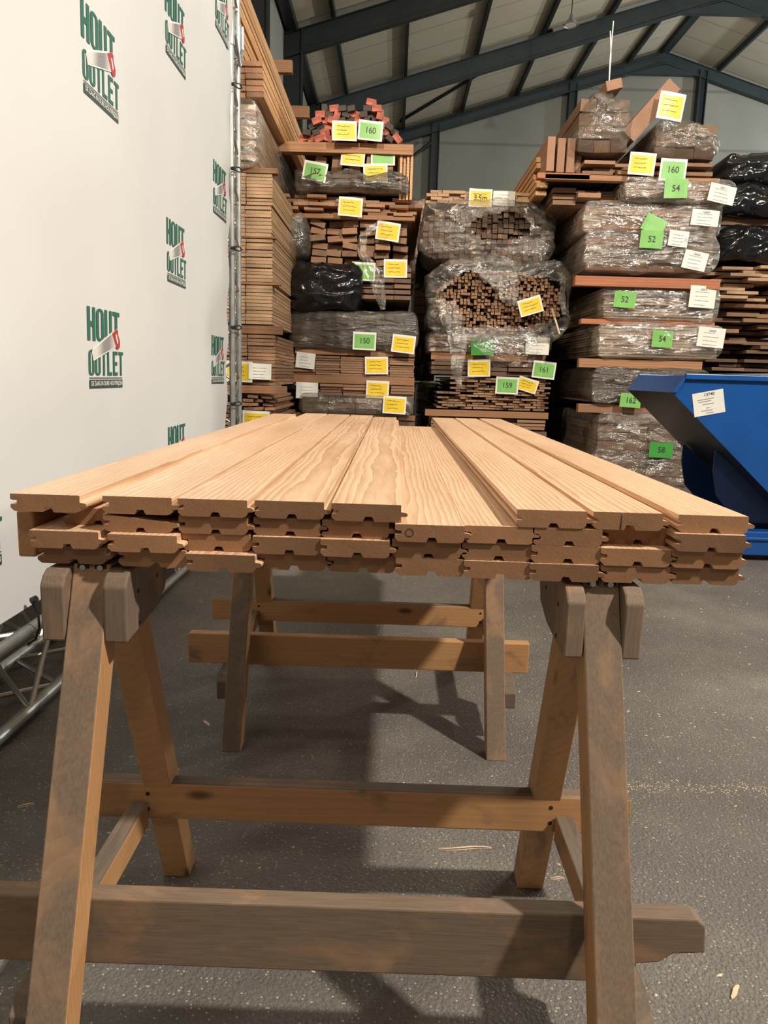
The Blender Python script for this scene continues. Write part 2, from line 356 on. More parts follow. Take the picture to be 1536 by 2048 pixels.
def ibeam_col(X, Y, h, wx, wy, mat):
    b = MB()
    b.box((X, Y-wy/2, 0), (X+0.03, Y+wy/2, h)); b.box((X+wx-0.03, Y-wy/2, 0), (X+wx, Y+wy/2, h)); b.box((X, Y-0.012, 0), (X+wx, Y+0.012, h))
    trim(b, mat)
for Y in (10, 15, 20, 25, 30.0):
    dep = 0.40 if Y > 26 else 0.55
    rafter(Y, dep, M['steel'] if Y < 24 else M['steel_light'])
    ibeam_col(XW, Y, ZE-0.1, 0.46, 0.24, M['steel'])
    ibeam_col(XE-0.46, Y, ZE-0.1, 0.46, 0.24, M['steel'])
for X in (1.1, 6.1, 10.8, 16.0):
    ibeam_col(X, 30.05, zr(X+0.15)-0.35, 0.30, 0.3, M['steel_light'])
for X in (-2.75, -1.75, 0.05, 2.2, 4.2, 6.2, 8.2, 9.5, 11.5, 14, 16.5, 19):
    z = zr(X); wd = 0.26 if X in (-2.75, 9.5) else 0.09
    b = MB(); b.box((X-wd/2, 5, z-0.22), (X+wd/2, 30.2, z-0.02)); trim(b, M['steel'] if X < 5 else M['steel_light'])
# diagonal wind bracing rods
for a, c in (((-2.6, 29.7, 7.2), (1.1, 29.7, 10.0)),):
    b = MB(); b.tube(a, c, 0.05, 8); trim(b, M['steel'])
p1 = at(800, 243, 29.4); p2 = at(1105, 60, 25.2)
b = MB(); b.tube(p1, p2, 0.05, 8); trim(b, M['steel'])

# pendant lamp of the hall
pl = at(1142, 46, 21.0); e = tag(empty('pendant_lamp', pl), 'small silver dome pendant lamp hanging under the roof near the second rafter', 'lamp')
b = MB()
prof = [(0.03, 0.2), (0.05, 0.18), (0.07, 0.09), (0.14, 0.03), (0.19, -0.05), (0.18, -0.06), (0.13, 0.02), (0.03, 0.10)]
n = 20
for (ra, za), (rb, zb) in zip(prof, prof[1:]):
    for i in range(n):
        t0 = 2*math.pi*i/n; t1 = 2*math.pi*(i+1)/n
        b.add([pl+Vector((ra*math.cos(t0), ra*math.sin(t0), za)), pl+Vector((ra*math.cos(t1), ra*math.sin(t1), za)), pl+Vector((rb*math.cos(t1), rb*math.sin(t1), zb)), pl+Vector((rb*math.cos(t0), rb*math.sin(t0), zb))], [(0, 1, 2, 3)])
b.build('lamp_shade', M['alu'], e, smooth=True)
b = MB(); b.tube(pl+Vector((0, 0, 0.2)), (pl.x, pl.y, zr(pl.x)-0.05), 0.012, 6); b.build('cable', M['steel'], e)
b = MB(); b.tube(pl+Vector((0, 0, -0.02)), pl+Vector((0, 0, -0.05)), 0.15, 16); b.build('diffuser', M['sleeve'], e)

# ------------------------------------------------------------------ banner and truss
def bx(z): return -1.40+0.018*(z-1.0)
BY0, BY1, BZ0, BZ1 = 1.2, 6.38, 0.475, 5.2
ban = tag(empty('printed_banner', (-1.4, 3.8, BZ0)), 'tall white banner printed with repeated green saw logos, laced to a metal truss', 'banner')
b = MB(); nY, nZ = 60, 40
def bpt(i, j, off=0.0):
    y = BY0+(BY1-BY0)*i/nY; z = BZ0+(BZ1-BZ0)*j/nZ
    edge = max(0, 1-(BY1-y)/0.25)
    return (bx(z)-0.02*edge*(0.5+0.5*math.cos(z*13))+0.006*math.sin(y*1.7+z*0.8)+off, y, z)
g = [[None]*(nZ+1) for _ in range(nY+1)]
vs = []
for off in (0.0, -0.003):
    for i in range(nY+1):
        for j in range(nZ+1): vs.append(bpt(i, j, off))
fs = []; S = (nY+1)*(nZ+1)
for i in range(nY):
    for j in range(nZ):
        a_ = i*(nZ+1)+j; fs.append((a_, a_+nZ+1, a_+nZ+2, a_+1)); fs.append((S+a_, S+a_+1, S+a_+nZ+2, S+a_+nZ+1))
b.add(vs, fs); b.build('cloth', M['cloth'], ban, smooth=True)

FONT = {}
def text_mesh(s, size=1.0):
    """mesh of a word in the default font; returns verts (x,y), polygons"""
    if s not in FONT:
        cu = bpy.data.curves.new('text', 'FONT'); cu.body = s; cu.size = 1.0; cu.align_x = 'CENTER'; cu.align_y = 'CENTER'; cu.offset = 0.012 if len(s) > 12 else 0.008
        o = bpy.data.objects.new('text', cu); C.objects.link(o)
        dg = bpy.context.evaluated_depsgraph_get(); me = bpy.data.meshes.new_from_object(o.evaluated_get(dg))
        FONT[s] = ([(v.co.x, v.co.y) for v in me.vertices], [tuple(p.vertices) for p in me.polygons])
        bpy.data.objects.remove(o); bpy.data.curves.remove(cu); bpy.data.meshes.remove(me)
    return FONT[s]

# heavy condensed capitals as polygons in a unit cell (w x 1)
def letter(ch, w):
    t = 0.36*w if ch not in 'I' else w
    def rect(x0, y0, x1, y1): return [(x0, y0), (x1, y0), (x1, y1), (x0, y1)]
    if ch == 'H': return [rect(0, 0, t, 1), rect(w-t, 0, w, 1), rect(t, .42, w-t, .58)]
    if ch == 'T': return [rect(w/2-t/2, 0, w/2+t/2, .87), rect(0, .87, w, 1)]
    if ch == 'L': return [rect(0, 0, t, 1), rect(t, 0, w*.92, .14)]
    if ch == 'E': return [rect(0, 0, t, 1), rect(t, 0, w*.95, .14), rect(t, .43, w*.88, .57), rect(t, .86, w*.95, 1)]
    if ch in 'OU':
        outer = []; inner = []; N = 8
        def arc(cx, cy, rx, ry, a0, a1): return [(cx+rx*math.cos(a0+(a1-a0)*k/N), cy+ry*math.sin(a0+(a1-a0)*k/N)) for k in range(N+1)]
        ry = .16; o_ = arc(w/2, ry, w/2, ry, math.pi, 2*math.pi); i_ = arc(w/2, ry, w/2-t, ry*.45, math.pi, 2*math.pi)
        if ch == 'O':
            o_ += arc(w/2, 1-ry, w/2, ry, 0, math.pi); i_ += arc(w/2, 1-ry, w/2-t, ry*.45, 0, math.pi); cl = True
        else:
            o_ = [(0, 1)]+o_+[(w, 1)]; i_ = [(t, 1)]+i_+[(w-t, 1)]; cl = False
        q = []; m_ = len(o_)
        for k in range(m_ if cl else m_-1):
            k2 = (k+1) % m_; q.append([o_[k], o_[k2], i_[k2], i_[k]])
        return q
    return []
def logo(yc, zc):
    W, Hh = 0.44, 0.365
    y0 = yc-W/2; z1 = zc+Hh/2
    o = MB()
    def quad(poly, d, mi):
        o.add([(bx(z1-vv*Hh)+0.0030+d*0.6+0.006*math.sin((y0+uu*W)*1.7+(z1-vv*Hh)*0.8), y0+uu*W, z1-vv*Hh) for uu, vv in poly], [tuple(range(len(poly)))], mi)
    def word(s, u0, u1, v0, v1):
        n_ = len(s); gap = 0.022; cw = (u1-u0-gap*(n_-1))/n_
        for k, ch in enumerate(s):
            for pl_ in letter(ch, cw):
                quad([(u0+k*(cw+gap)+x, v1-(v1-v0)*y) for x, y in pl_], 0, 0)
    word('HOUT', 0.0, 0.90, 0.0, 0.41)
    word('OUTLET', 0.02, 1.0, 0.52, 0.84)
    quad([(0.03, .865), (.97, .865), (.97, .875), (.03, .875)], 0, 1)
    quad([(0.03, .893), (.97, .893), (.97, 1.0), (.03, 1.0)], 0, 1)
    tv, tf = text_mesh('DE ZAAG IN DURE HOUTPRIJZEN')
    xs = [x for x, y in tv]; wx = max(xs)-min(xs); ys = [y for x, y in tv]; hy = max(ys)-min(ys); my = (max(ys)+min(ys))/2
    o.add([(bx(zc-.16)+0.0055+0.006*math.sin((y0+(0.5+x/wx*0.88)*W)*1.7+(z1-.945*Hh)*0.8), y0+(0.5+x/wx*0.88)*W, z1-(.947-(y-my)/hy*0.075)*Hh) for x, y in tv], tf, 2)
    # hand saw lying across the words
    quad([(0.10, .56), (0.12, .50), (0.66, .27), (0.80, .45), (0.14, .66)], 0.0012, 2)
    quad([(0.12, .575), (0.13, .525), (0.66, .29), (0.78, .445), (0.155, .635)], 0.002, 3)
    hd = [(0.66, .29), (0.80, .22), (0.84, .235), (0.84, .29), (0.90, .38), (0.89, .46), (0.82, .49), (0.77, .46)]
    quad([(0.5+(a-0.5)*1.02, b_-0.004) for a, b_ in hd], 0.002, 2)
    quad(hd, 0.003, 4)
    quad([(0.76, .30), (0.79, .29), (0.84, .39), (0.81, .42)], 0.004, 2)
    me = o.build('printed_logo', [M['logo_green'], M['logo_black'], M['logo_white'], M['saw'], M['logo_red']], ban, loc=(bx(zc), yc, zc))
    return me
for yc, zs in ((2.43, (0.88, 2.12, 3.38)), (3.655, (1.50, 2.75, 4.02)), (4.87, (0.88, 2.12, 3.38, 4.64)), (6.02, (1.50, 2.75, 4.0))):
    for z in zs: logo(yc, z)

def truss(name, p0, dirv, length, side1, side2, label, step=0.52):
    """square truss: four chords plus zigzag webs; origin at first chord"""
    d = Vector(dirv); s1 = Vector(side1); s2 = Vector(side2); p0 = Vector(p0)
    t = tag(empty(name, p0), label, 'truss')
    cs = [p0, p0+s1, p0+s1+s2, p0+s2]
    for c in cs:
        b = MB(); b.tube(c, c+d*length, 0.025, 16); b.build('chord', M['alu'], t, smooth=False, loc=c)
    k = int(length/step)
    for q in range(4):
        a = cs[q]; c = cs[(q+1) % 4]; b = MB()
        for i in range(k):
            u_ = a+d*(i*step+0.05); v_ = c+d*((i+0.5)*step+0.05); w_ = a+d*((i+1)*step+0.05)
            b.tube(u_, v_, 0.011, 8); b.tube(v_, w_, 0.011, 8)
        b.build('web', M['chrome'], t, loc=a)
    return t
tb = truss('bottom_truss', (-1.425, 1.2, 0.05), (0, 1, 0), 5.2, (0, 0, 0.325), (-0.325, 0, 0), 'galvanised square truss lying on the floor under the white banner')
tt = truss('upright_truss', (-1.372, 6.44, 0.0), (0, 0, 1), 5.6, (0, 0.27, 0), (-0.29, 0, 0), 'galvanised square truss standing upright at the far edge of the white banner', 0.37)
# connector fork of the upright truss
cz = at(480, 75, 6.6).z
b = MB(); b.tube((-1.372, 6.44, cz-0.12), (-1.372, 6.44, cz+0.12), 0.034, 16); b.tube((-1.372, 6.71, cz-0.12), (-1.372, 6.71, cz+0.12), 0.034, 16)
b.path([(-1.33, 6.44, cz-0.05), (-1.325, 6.58, cz-0.22), (-1.33, 6.71, cz-0.05), (-1.33, 6.71, cz+0.12)], 0.012); b.build('connector', M['alu'], tt)
# black elastic toggles
for py in (170, 338, 497, 655, 808):
    p = at(464, py, 6.39); o_ = MB()
    o_.tube(p+Vector((0.0, -0.015, 0)), p+Vector((0.03, -0.03, 0)), 0.014, 10)
    pts = [p+Vector((0.02, -0.02, 0.012)), p+Vector((0.055, 0.03, 0.02)), p+Vector((0.07, 0.06, 0.0)), p+Vector((0.05, 0.03, -0.015)), p+Vector((0.02, -0.02, -0.01))]
    o_.path(pts, 0.005, 6); q = o_.build('elastic_toggle', M['bungee'], ban, loc=p)
for yy in (2.78, 4.1, 5.3):
    p = Vector((-1.39, yy, 0.50)); o_ = MB()
    pts = [p+Vector((0.012, 0, 0.015)), p+Vector((0.02, 0.03, -0.05)), p+Vector((0.01, 0.055, -0.11)), p+Vector((-0.005, 0.05, -0.16)), p+Vector((-0.03, 0.03, -0.175))]
    o_.path(pts, 0.005, 6); o_.tube(pts[0], pts[0]+Vector((0.02, 0, 0.01)), 0.014, 10); o_.build('elastic_toggle', M['bungee'], ban, loc=p)

# ------------------------------------------------------------------ sawhorses
def sawhorse(Yc, label, near):
    t = tag(empty('sawhorse', (-0.08, Yc, 0)), label, 'sawhorse')
    D = Yc-1.495
    kf = 0.393; zt = 1.032; wl = 0.036
    def leg(xt, xb, front):
        s = -1 if front else 1
        ya = 1.495+D; o = MB()
        def ring(x, z):
            e = ya+s*kf*(zt-z)
            y0, y1 = (e-0.075, e) if front else (e, e+0.075)
            return [(x-wl, y0, z), (x+wl, y0, z), (x+wl, y1, z), (x-wl, y1, z)]
        lo = ring(xb, 0.0); hi = ring(xt, zt)
        o.v = []; base = [Vector(v) for v in lo+hi]; o.v = base
        o.f = [[0, 3, 2, 1], [4, 5, 6, 7], [0, 1, 5, 4], [1, 2, 6, 5], [2, 3, 7, 6], [3, 0, 4, 7]]
        o.m = [1, 1, 1 if front else 0, 0, 1, 0]
        c = Vector(((xt+xb)/2, ya, 0.5))
        lg = o.build('leg', [M['pineZ'], M['dirtyZ']], t, bevel=0.003, loc=c)
        if front:
            for dx in (-0.016, 0.018):
                bo = MB(); zz = zt-0.006
                e_ = ya-kf*(zt-zz)-0.075
                bo.tube((xt+dx, e_-0.001, zz), (xt+dx, e_+0.004, zz), 0.012, 12, 0); bo.tube((xt+dx, e_-0.005, zz), (xt+dx, e_-0.0005, zz), 0.006, 8, 1)
                bo.build('bolt', [M['hole'], M['bolt']], t, loc=(xt+dx, e_, zz))
        return lg
    for xt, xb in ((-0.581, -0.573), (0.414, 0.428)):
        leg(xt, xb, True); leg(xt, xb, False)
        # gusset plates left and right of the leg pair
        for s in (-1, 1):
            x0 = xt+s*(wl+0.001); x1 = x0+s*(0.046 if xt < 0 else 0.037)
            fr = 1.372; P = [(fr+0.012, 1.012), (fr, 0.995), (fr, 0.885), (1.54, 0.90), (1.615, 0.925), (1.635, 0.965), (1.612, 1.020), (fr+0.03, 1.022)]
            P = [(y+D, z+0.004) for y, z in P]
            o = MB(); o.prism(P, 'X', x0, x1, 0)
            gm = 'dirtyZ' if (s > 0) == (xt > 0) else 'pineZ'
            gp = o.build('gusset_plate', [M['dirtyZ']] if xt > 0 or s < 0 else [M['dirtyZ']], t, bevel=0.004, loc=(x0, Yc, 0.95))
            hb = MB()
            xs_ = x1 if s*xt < 0 else x1
            for yy, zz in ((1.44, 0.975), (1.56, 0.975), (1.44, 0.91), (1.60, 1.0)):
                hb.tube((x1-s*0.002, yy+D, zz), (x1+s*0.001, yy+D, zz), 0.005, 8)
            hb.build('screw_hole', M['hole'], gp, loc=(x1, Yc, 0.95))
        # outer cleats carrying the low rail
        s = -1 if xt < 0 else 1
        x0 = xb+s*(wl+0.001); x1 = x0+s*0.044
        zc0, zc1 = (0.175, 0.30) if near else (0.155, 0.262)
        yf = 1.495+D-kf*(zt-0.30)-0.06 if near else 1.495+D-kf*(zt-0.26)-0.055
        P = [(yf, zc0), (yf, zc1-0.045), (yf+0.08, zc1-0.006), (yf+0.30, zc1-0.006), (yf+0.30, zc0)]
        if s < 0: P = [(yf, zc0), (yf, zc1-0.035), (yf+0.03, zc1-0.006), (yf+0.30, zc1-0.006), (yf+0.30, zc0)]
        o = MB(); o.prism(P, 'X', x0, x1, 0); o.build('cleat', M['grimeY'], t, bevel=0.004, loc=(x0, yf, zc0))
        # side brace inside the legs, from rear rail to front rail
        xi = -0.645 if xt < 0 else 0.447
        xj = xi+0.046
        o = MB(); o.box((xi, 1.30+D, 0.248), (xj, 1.757+D, 0.318), mis=[0, 1, 0, 0, 0, 0])
        o.build('side_brace', [M['pineY'], M['grimeY']], t, bevel=0.003, loc=(xi, 1.5+D, 0.28))
    # low front rail, behind the front legs
    if near:
        P = [(-0.86, 0.258), (0.45, 0.258), (0.50, 0.300), (0.55, 0.306), (0.575, 0.325), (0.637, 0.330), (0.632, 0.388), (0.615, 0.402), (-0.86, 0.402)]
        rn = 'dirtyX'; o = MB(); o.prism(P, 'Y', 1.286+D, 1.330+D, 0)
    else:
        P = [(-0.795, 0.262), (-0.80, 0.25), (0.573, 0.25), (0.575, 0.375), (-0.79, 0.375), (-0.80, 0.365)]
        o = MB(); o.prism(P, 'Y', 1.263+D, 1.308+D, 0); rn = 'pineX'
    o.build('low_rail', [M[rn]], t, bevel=0.004, loc=(-0.1, 1.3+D, 0.33))
    xl, xr = (-0.73, 0.64) if near else (-0.82, 0.545)
    o = MB(); o.box((xl, 1.76+D, 0.268), (xr, 1.805+D, 0.368), mis=[0, 1, 0, 0, 0, 0])
    ur = o.build('upper_rail', [M['pineX'], M['grimeX']], t, bevel=0.004, loc=(-0.1, 1.78+D, 0.3))
    o = MB()
    for x_ in (-0.60, 0.435):
        for z_ in (0.295, 0.338): o.tube((x_, 1.759+D, z_), (x_, 1.762+D, z_), 0.0055, 8)
    o.build('screw_hole', M['hole'], ur, loc=(0, 1.76+D, 0.3))
    return t
sawhorse(1.495, 'weathered timber sawhorse nearest the camera, dirty grey-brown legs under the board ends', True)
sawhorse(3.097, 'timber sawhorse standing further back under the middle of the board stack', False)

# ------------------------------------------------------------------ the stack of profiled boards
T = 0.0338
PROF = [(0, 1), (0, .69), (.004, .64), (.0125, .63), (.0125, .42), (.001, .41), (0, .36), (0, .2), (.007, .02), (.012, 0), (.060, 0), (.064, .27), (.077, .27), (.082, 0), (.122, 0), (.128, .05), (.132, .2), (.132, .32), (.141, .33), (.1445, .38), (.1445, .50), (.141, .56), (.132, .60), (.132, .97), (.131, 1)]
def board(x, layer, y0, y1, label, torn=0, rz=0.0, wfac=1.0, split=False, marked=False, dz=0.0):
    z = 1.034+layer*(T+0.0006)+dz
    o = MB(); pr = [(a*wfac, c*T) for a, c in PROF]
    n_ = len(pr); L = y1-y0
    rings = [0.0, 0.03, L]
    vs = []
    for ri, yy in enumerate(rings):
        for a, c in pr:
            dy = 0.0
            if ri < 2:
                if torn == 1 and a > 0.10 and c > 0.02: dy = 0.055*(1-ri)+0.028
                elif torn == 2: dy = 0.0012*math.sin(a*160)*(1-ri)
                if torn == 1 and ri == 1: dy = max(dy, 0.0)+(0.0)
            vs.append((a, yy+dy, c))
    fs = []; mi = []
    for k in range(2):
        for i in range(n_): fs.append((k*n_+i, k*n_+(i+1) % n_, (k+1)*n_+(i+1) % n_, (k+1)*n_+i)); mi.append(0)
    fs.append(tuple(range(n_))[::-1]); mi.append(1)
    fs.append(tuple(range(2*n_, 3*n_))); mi.append(1)
    o.v = [Vector(v) for v in vs]; o.f = [list(f) for f in fs]; o.m = mi
    me = o.mesh('tongue_and_groove_board', [M['board'], M['board_end']])
    ob = link('tongue_and_groove_board', me, (x, y0, z), None, (0, 0, rz))
    tag(ob, label, 'board')
    if split:
        c = MB(); c.prism([(x+.052, z+0.002), (x+.0545, z+0.002), (x+.0535, z+T*.9)], 'Y', y0-0.0008, y0+0.004); c.build('end_split', M['hole'], ob)
    if marked:
        c = MB(); k = 20; cx_, cz_ = x+.0275, z+T*.53
        for i in range(k):
            a0 = 2*math.pi*i/k; a1 = 2*math.pi*(i+1)/k
            pt = lambda r_, a_: (cx_+r_*math.cos(a_), y0-0.0006, cz_+r_*math.sin(a_))
            c.add([pt(.0066, a0), pt(.0066, a1), pt(.0082, a1), pt(.0082, a0)], [(0, 1, 2, 3)])
        c.build('pen_circle', M['ink'], ob)
    return ob
def px2x(px, Y=1.40): return at(px, 1090, Y).x
rnd = random.Random(3)
top = [(30, 1.392, 'top layer, leftmost board, overhanging'), (209, 1.398, 'top layer, second board from the left'), (358, 1.396, 'top layer, third board from the left'),
       (509, 1.402, 'top layer, fourth board from the left'), (662, 1.398, 'top layer, fifth board from the left, beside the sunken strip'),
       (1030, 1.398, 'top layer, left one of the right-hand trio'), (1182, 1.40, 'top layer, middle one of right-hand trio, split end'), (1350, 1.396, 'top layer, rightmost board')]
for i, (px, y, lb) in enumerate(top):
    yend = (4.55, 4.72, 4.68, 4.66, 4.52, 4.66, 4.7, 4.74)[i]
    board(px2x(px), 3, y, yend, 'pale profiled board, '+lb, rz=(0, 0, 0, 0, 0.0005, 0.0, -0.0004, 0.001)[i], split=(i == 6), dz=0.001 if i < 5 else 0.0)
ordn = ['leftmost board', 'second board from the left', 'third board from the left', 'fourth board from the left', 'fifth board from the left', 'sixth board from the left', 'seventh board from the left', 'eighth board from the left', 'ninth board from the left', 'rightmost board']
upper = [(127, 1.455), (208, 1.40), (358, 1.405), (507, 1.41), (640, 1.41), (789, 1.392), (928, 1.40), (1064, 1.40), (1203, 1.435), (1350, 1.385)]
for i, (px, y) in enumerate(upper):
    lb = 'second layer from the top, '+ordn[i]
    lb += {0: ', set back', 1: ', torn broken corner', 5: ', pen circle on its end', 6: ', top face showing'}.get(i, '')
    board(px2x(px, y), 2, y, 4.30 if i in (5, 6) else 4.42, 'board, '+lb, torn=1 if i == 1 else 0, marked=(i == 5))
mid = [(60, 1.392), (215, 1.38), (364, 1.41), (505, 1.40), (641, 1.395), (784, 1.405), (925, 1.405), (1064, 1.40), (1204, 1.395), (1346, 1.395)]
for i, (px, y) in enumerate(mid):
    board(px2x(px, y), 1, y, 4.35, 'profiled board, third layer from the top, '+ordn[i])
bot = [(74, 1.41), (236, 1.405), (372, 1.385), (516, 1.415), (655, 1.415), (792, 1.405), (930, 1.40), (1063, 1.395), (1207, 1.40), (1346, 1.405)]
for i, (px, y) in enumerate(bot):
    board(px2x(px, y), 0, y, 4.33, 'profiled board, bottom layer on the sawhorses, '+ordn[i], wfac=0.995)
b = MB(); b.box((-0.738, 1.445, 1.0355), (-0.703, 4.2, 1.128)); o = b.build('edge_plank', [M['pineY']], None, bevel=0.004, loc=(-0.72, 1.44, 1.034)); tag(o, 'plain square-edged plank on edge at the far left side of the board stack', 'plank')

# ------------------------------------------------------------------ debris on the floor
rnd = random.Random(11)
def sliver(p, ang, ln, wd, name='wood_sliver'):
    o = MB(); c = math.cos(ang); s = math.sin(ang); n_ = 6; vs = []
    for i in range(n_+1):
        t = i/n_-0.5; cur = 0.12*ln*math.sin(t*3)
        for sg in (-1, 1):
            ww = wd*(1-1.2*abs(t))*sg
            vs.append((p.x+c*t*ln-s*(cur+ww), p.y+s*t*ln+c*(cur+ww), 0.004+0.003*(1-4*t*t)))
    m_ = len(vs); vs += [(x, y, 0.0005) for x, y, z in vs]
    fs = [(2*i, 2*i+1, 2*i+3, 2*i+2) for i in range(n_)]+[(m_+2*i, m_+2*i+2, m_+2*i+3, m_+2*i+1) for i in range(n_)]
    o.add(vs, fs); return o.build(name, M['splinter'], None, loc=(p.x, p.y, 0))
for (px, py, ang, ln, wd, lb) in ((930, 1698, -0.15, 0.16, 0.004, 'long curved wood sliver on the floor under the near sawhorse'),
                                  (725, 1803, 0.3, 0.07, 0.013, 'short pale wood chip on the floor just behind the low rail of the near sawhorse'),
                                  (413, 1447, 2.0, 0.055, 0.004, 'small wood sliver left of the far sawhorse front leg'),
                                  (833, 1350, 1.2, 0.07, 0.002, 'thin twig beneath the far sawhorse'),
                                  (52, 1612, 0.2, 0.05, 0.003, 'tiny pale splinter on the dark floor left of the near sawhorse'),
                                  (1470, 1985, 0.6, 0.05, 0.006, 'small yellow wood chip on the floor at lower right'),
                                  (1115, 1758, -0.2, 0.04, 0.002, 'thin splinter right of the near sawhorse rear right leg')):
    tag(sliver(atz(px, py, 0), ang, ln, wd), lb, 'wood chip')
b = MB()
for i in range(650):
    if i < 260: p = Vector((rnd.uniform(-1.2, 3.2), rnd.uniform(1.2, 4.5), 0))
    else: p = Vector((rnd.uniform(0.5, 3.6), rnd.uniform(1.2, 6.5), 0))
    s = rnd.uniform(0.0015, 0.005); a = rnd.uniform(0, 3.14); q = rnd.uniform(1, 2.6)
    c, d = math.cos(a)*s*q, math.sin(a)*s*q; e_, f_ = -math.sin(a)*s, math.cos(a)*s
    b.add([(p.x-c, p.y-d, .0005), (p.x+e_, p.y+f_, .0005), (p.x+c, p.y+d, .0005), (p.x-e_, p.y-f_, .0005), (p.x, p.y, .003)], [(0, 1, 4), (1, 2, 4), (2, 3, 4), (3, 0, 4)])
tag(b.build('sawdust_crumbs', M['splinter']), 'scattered pale sawdust crumbs over the dark asphalt floor', 'sawdust', kind='stuff')
# chalky scuffs on the floor
b = MB()
for i in range(240):
    t = rnd.random(); p = atz(1255+t*281+rnd.gauss(0, 2), 1572+t*8+rnd.gauss(0, 7), 0)
    s = rnd.uniform(0.0006, 0.0018); b.add([(p.x-s*2, p.y, .0006), (p.x, p.y-s*.6, .0006), (p.x+s*2, p.y, .0006), (p.x, p.y+s*.6, .0025)], [(0, 1, 3), (1, 2, 3), (0, 3, 2)])
tag(b.build('sawdust_streak', M['splinter']), 'thin pale streak of sawdust on the floor to the right of the near sawhorse', 'sawdust', kind='stuff')

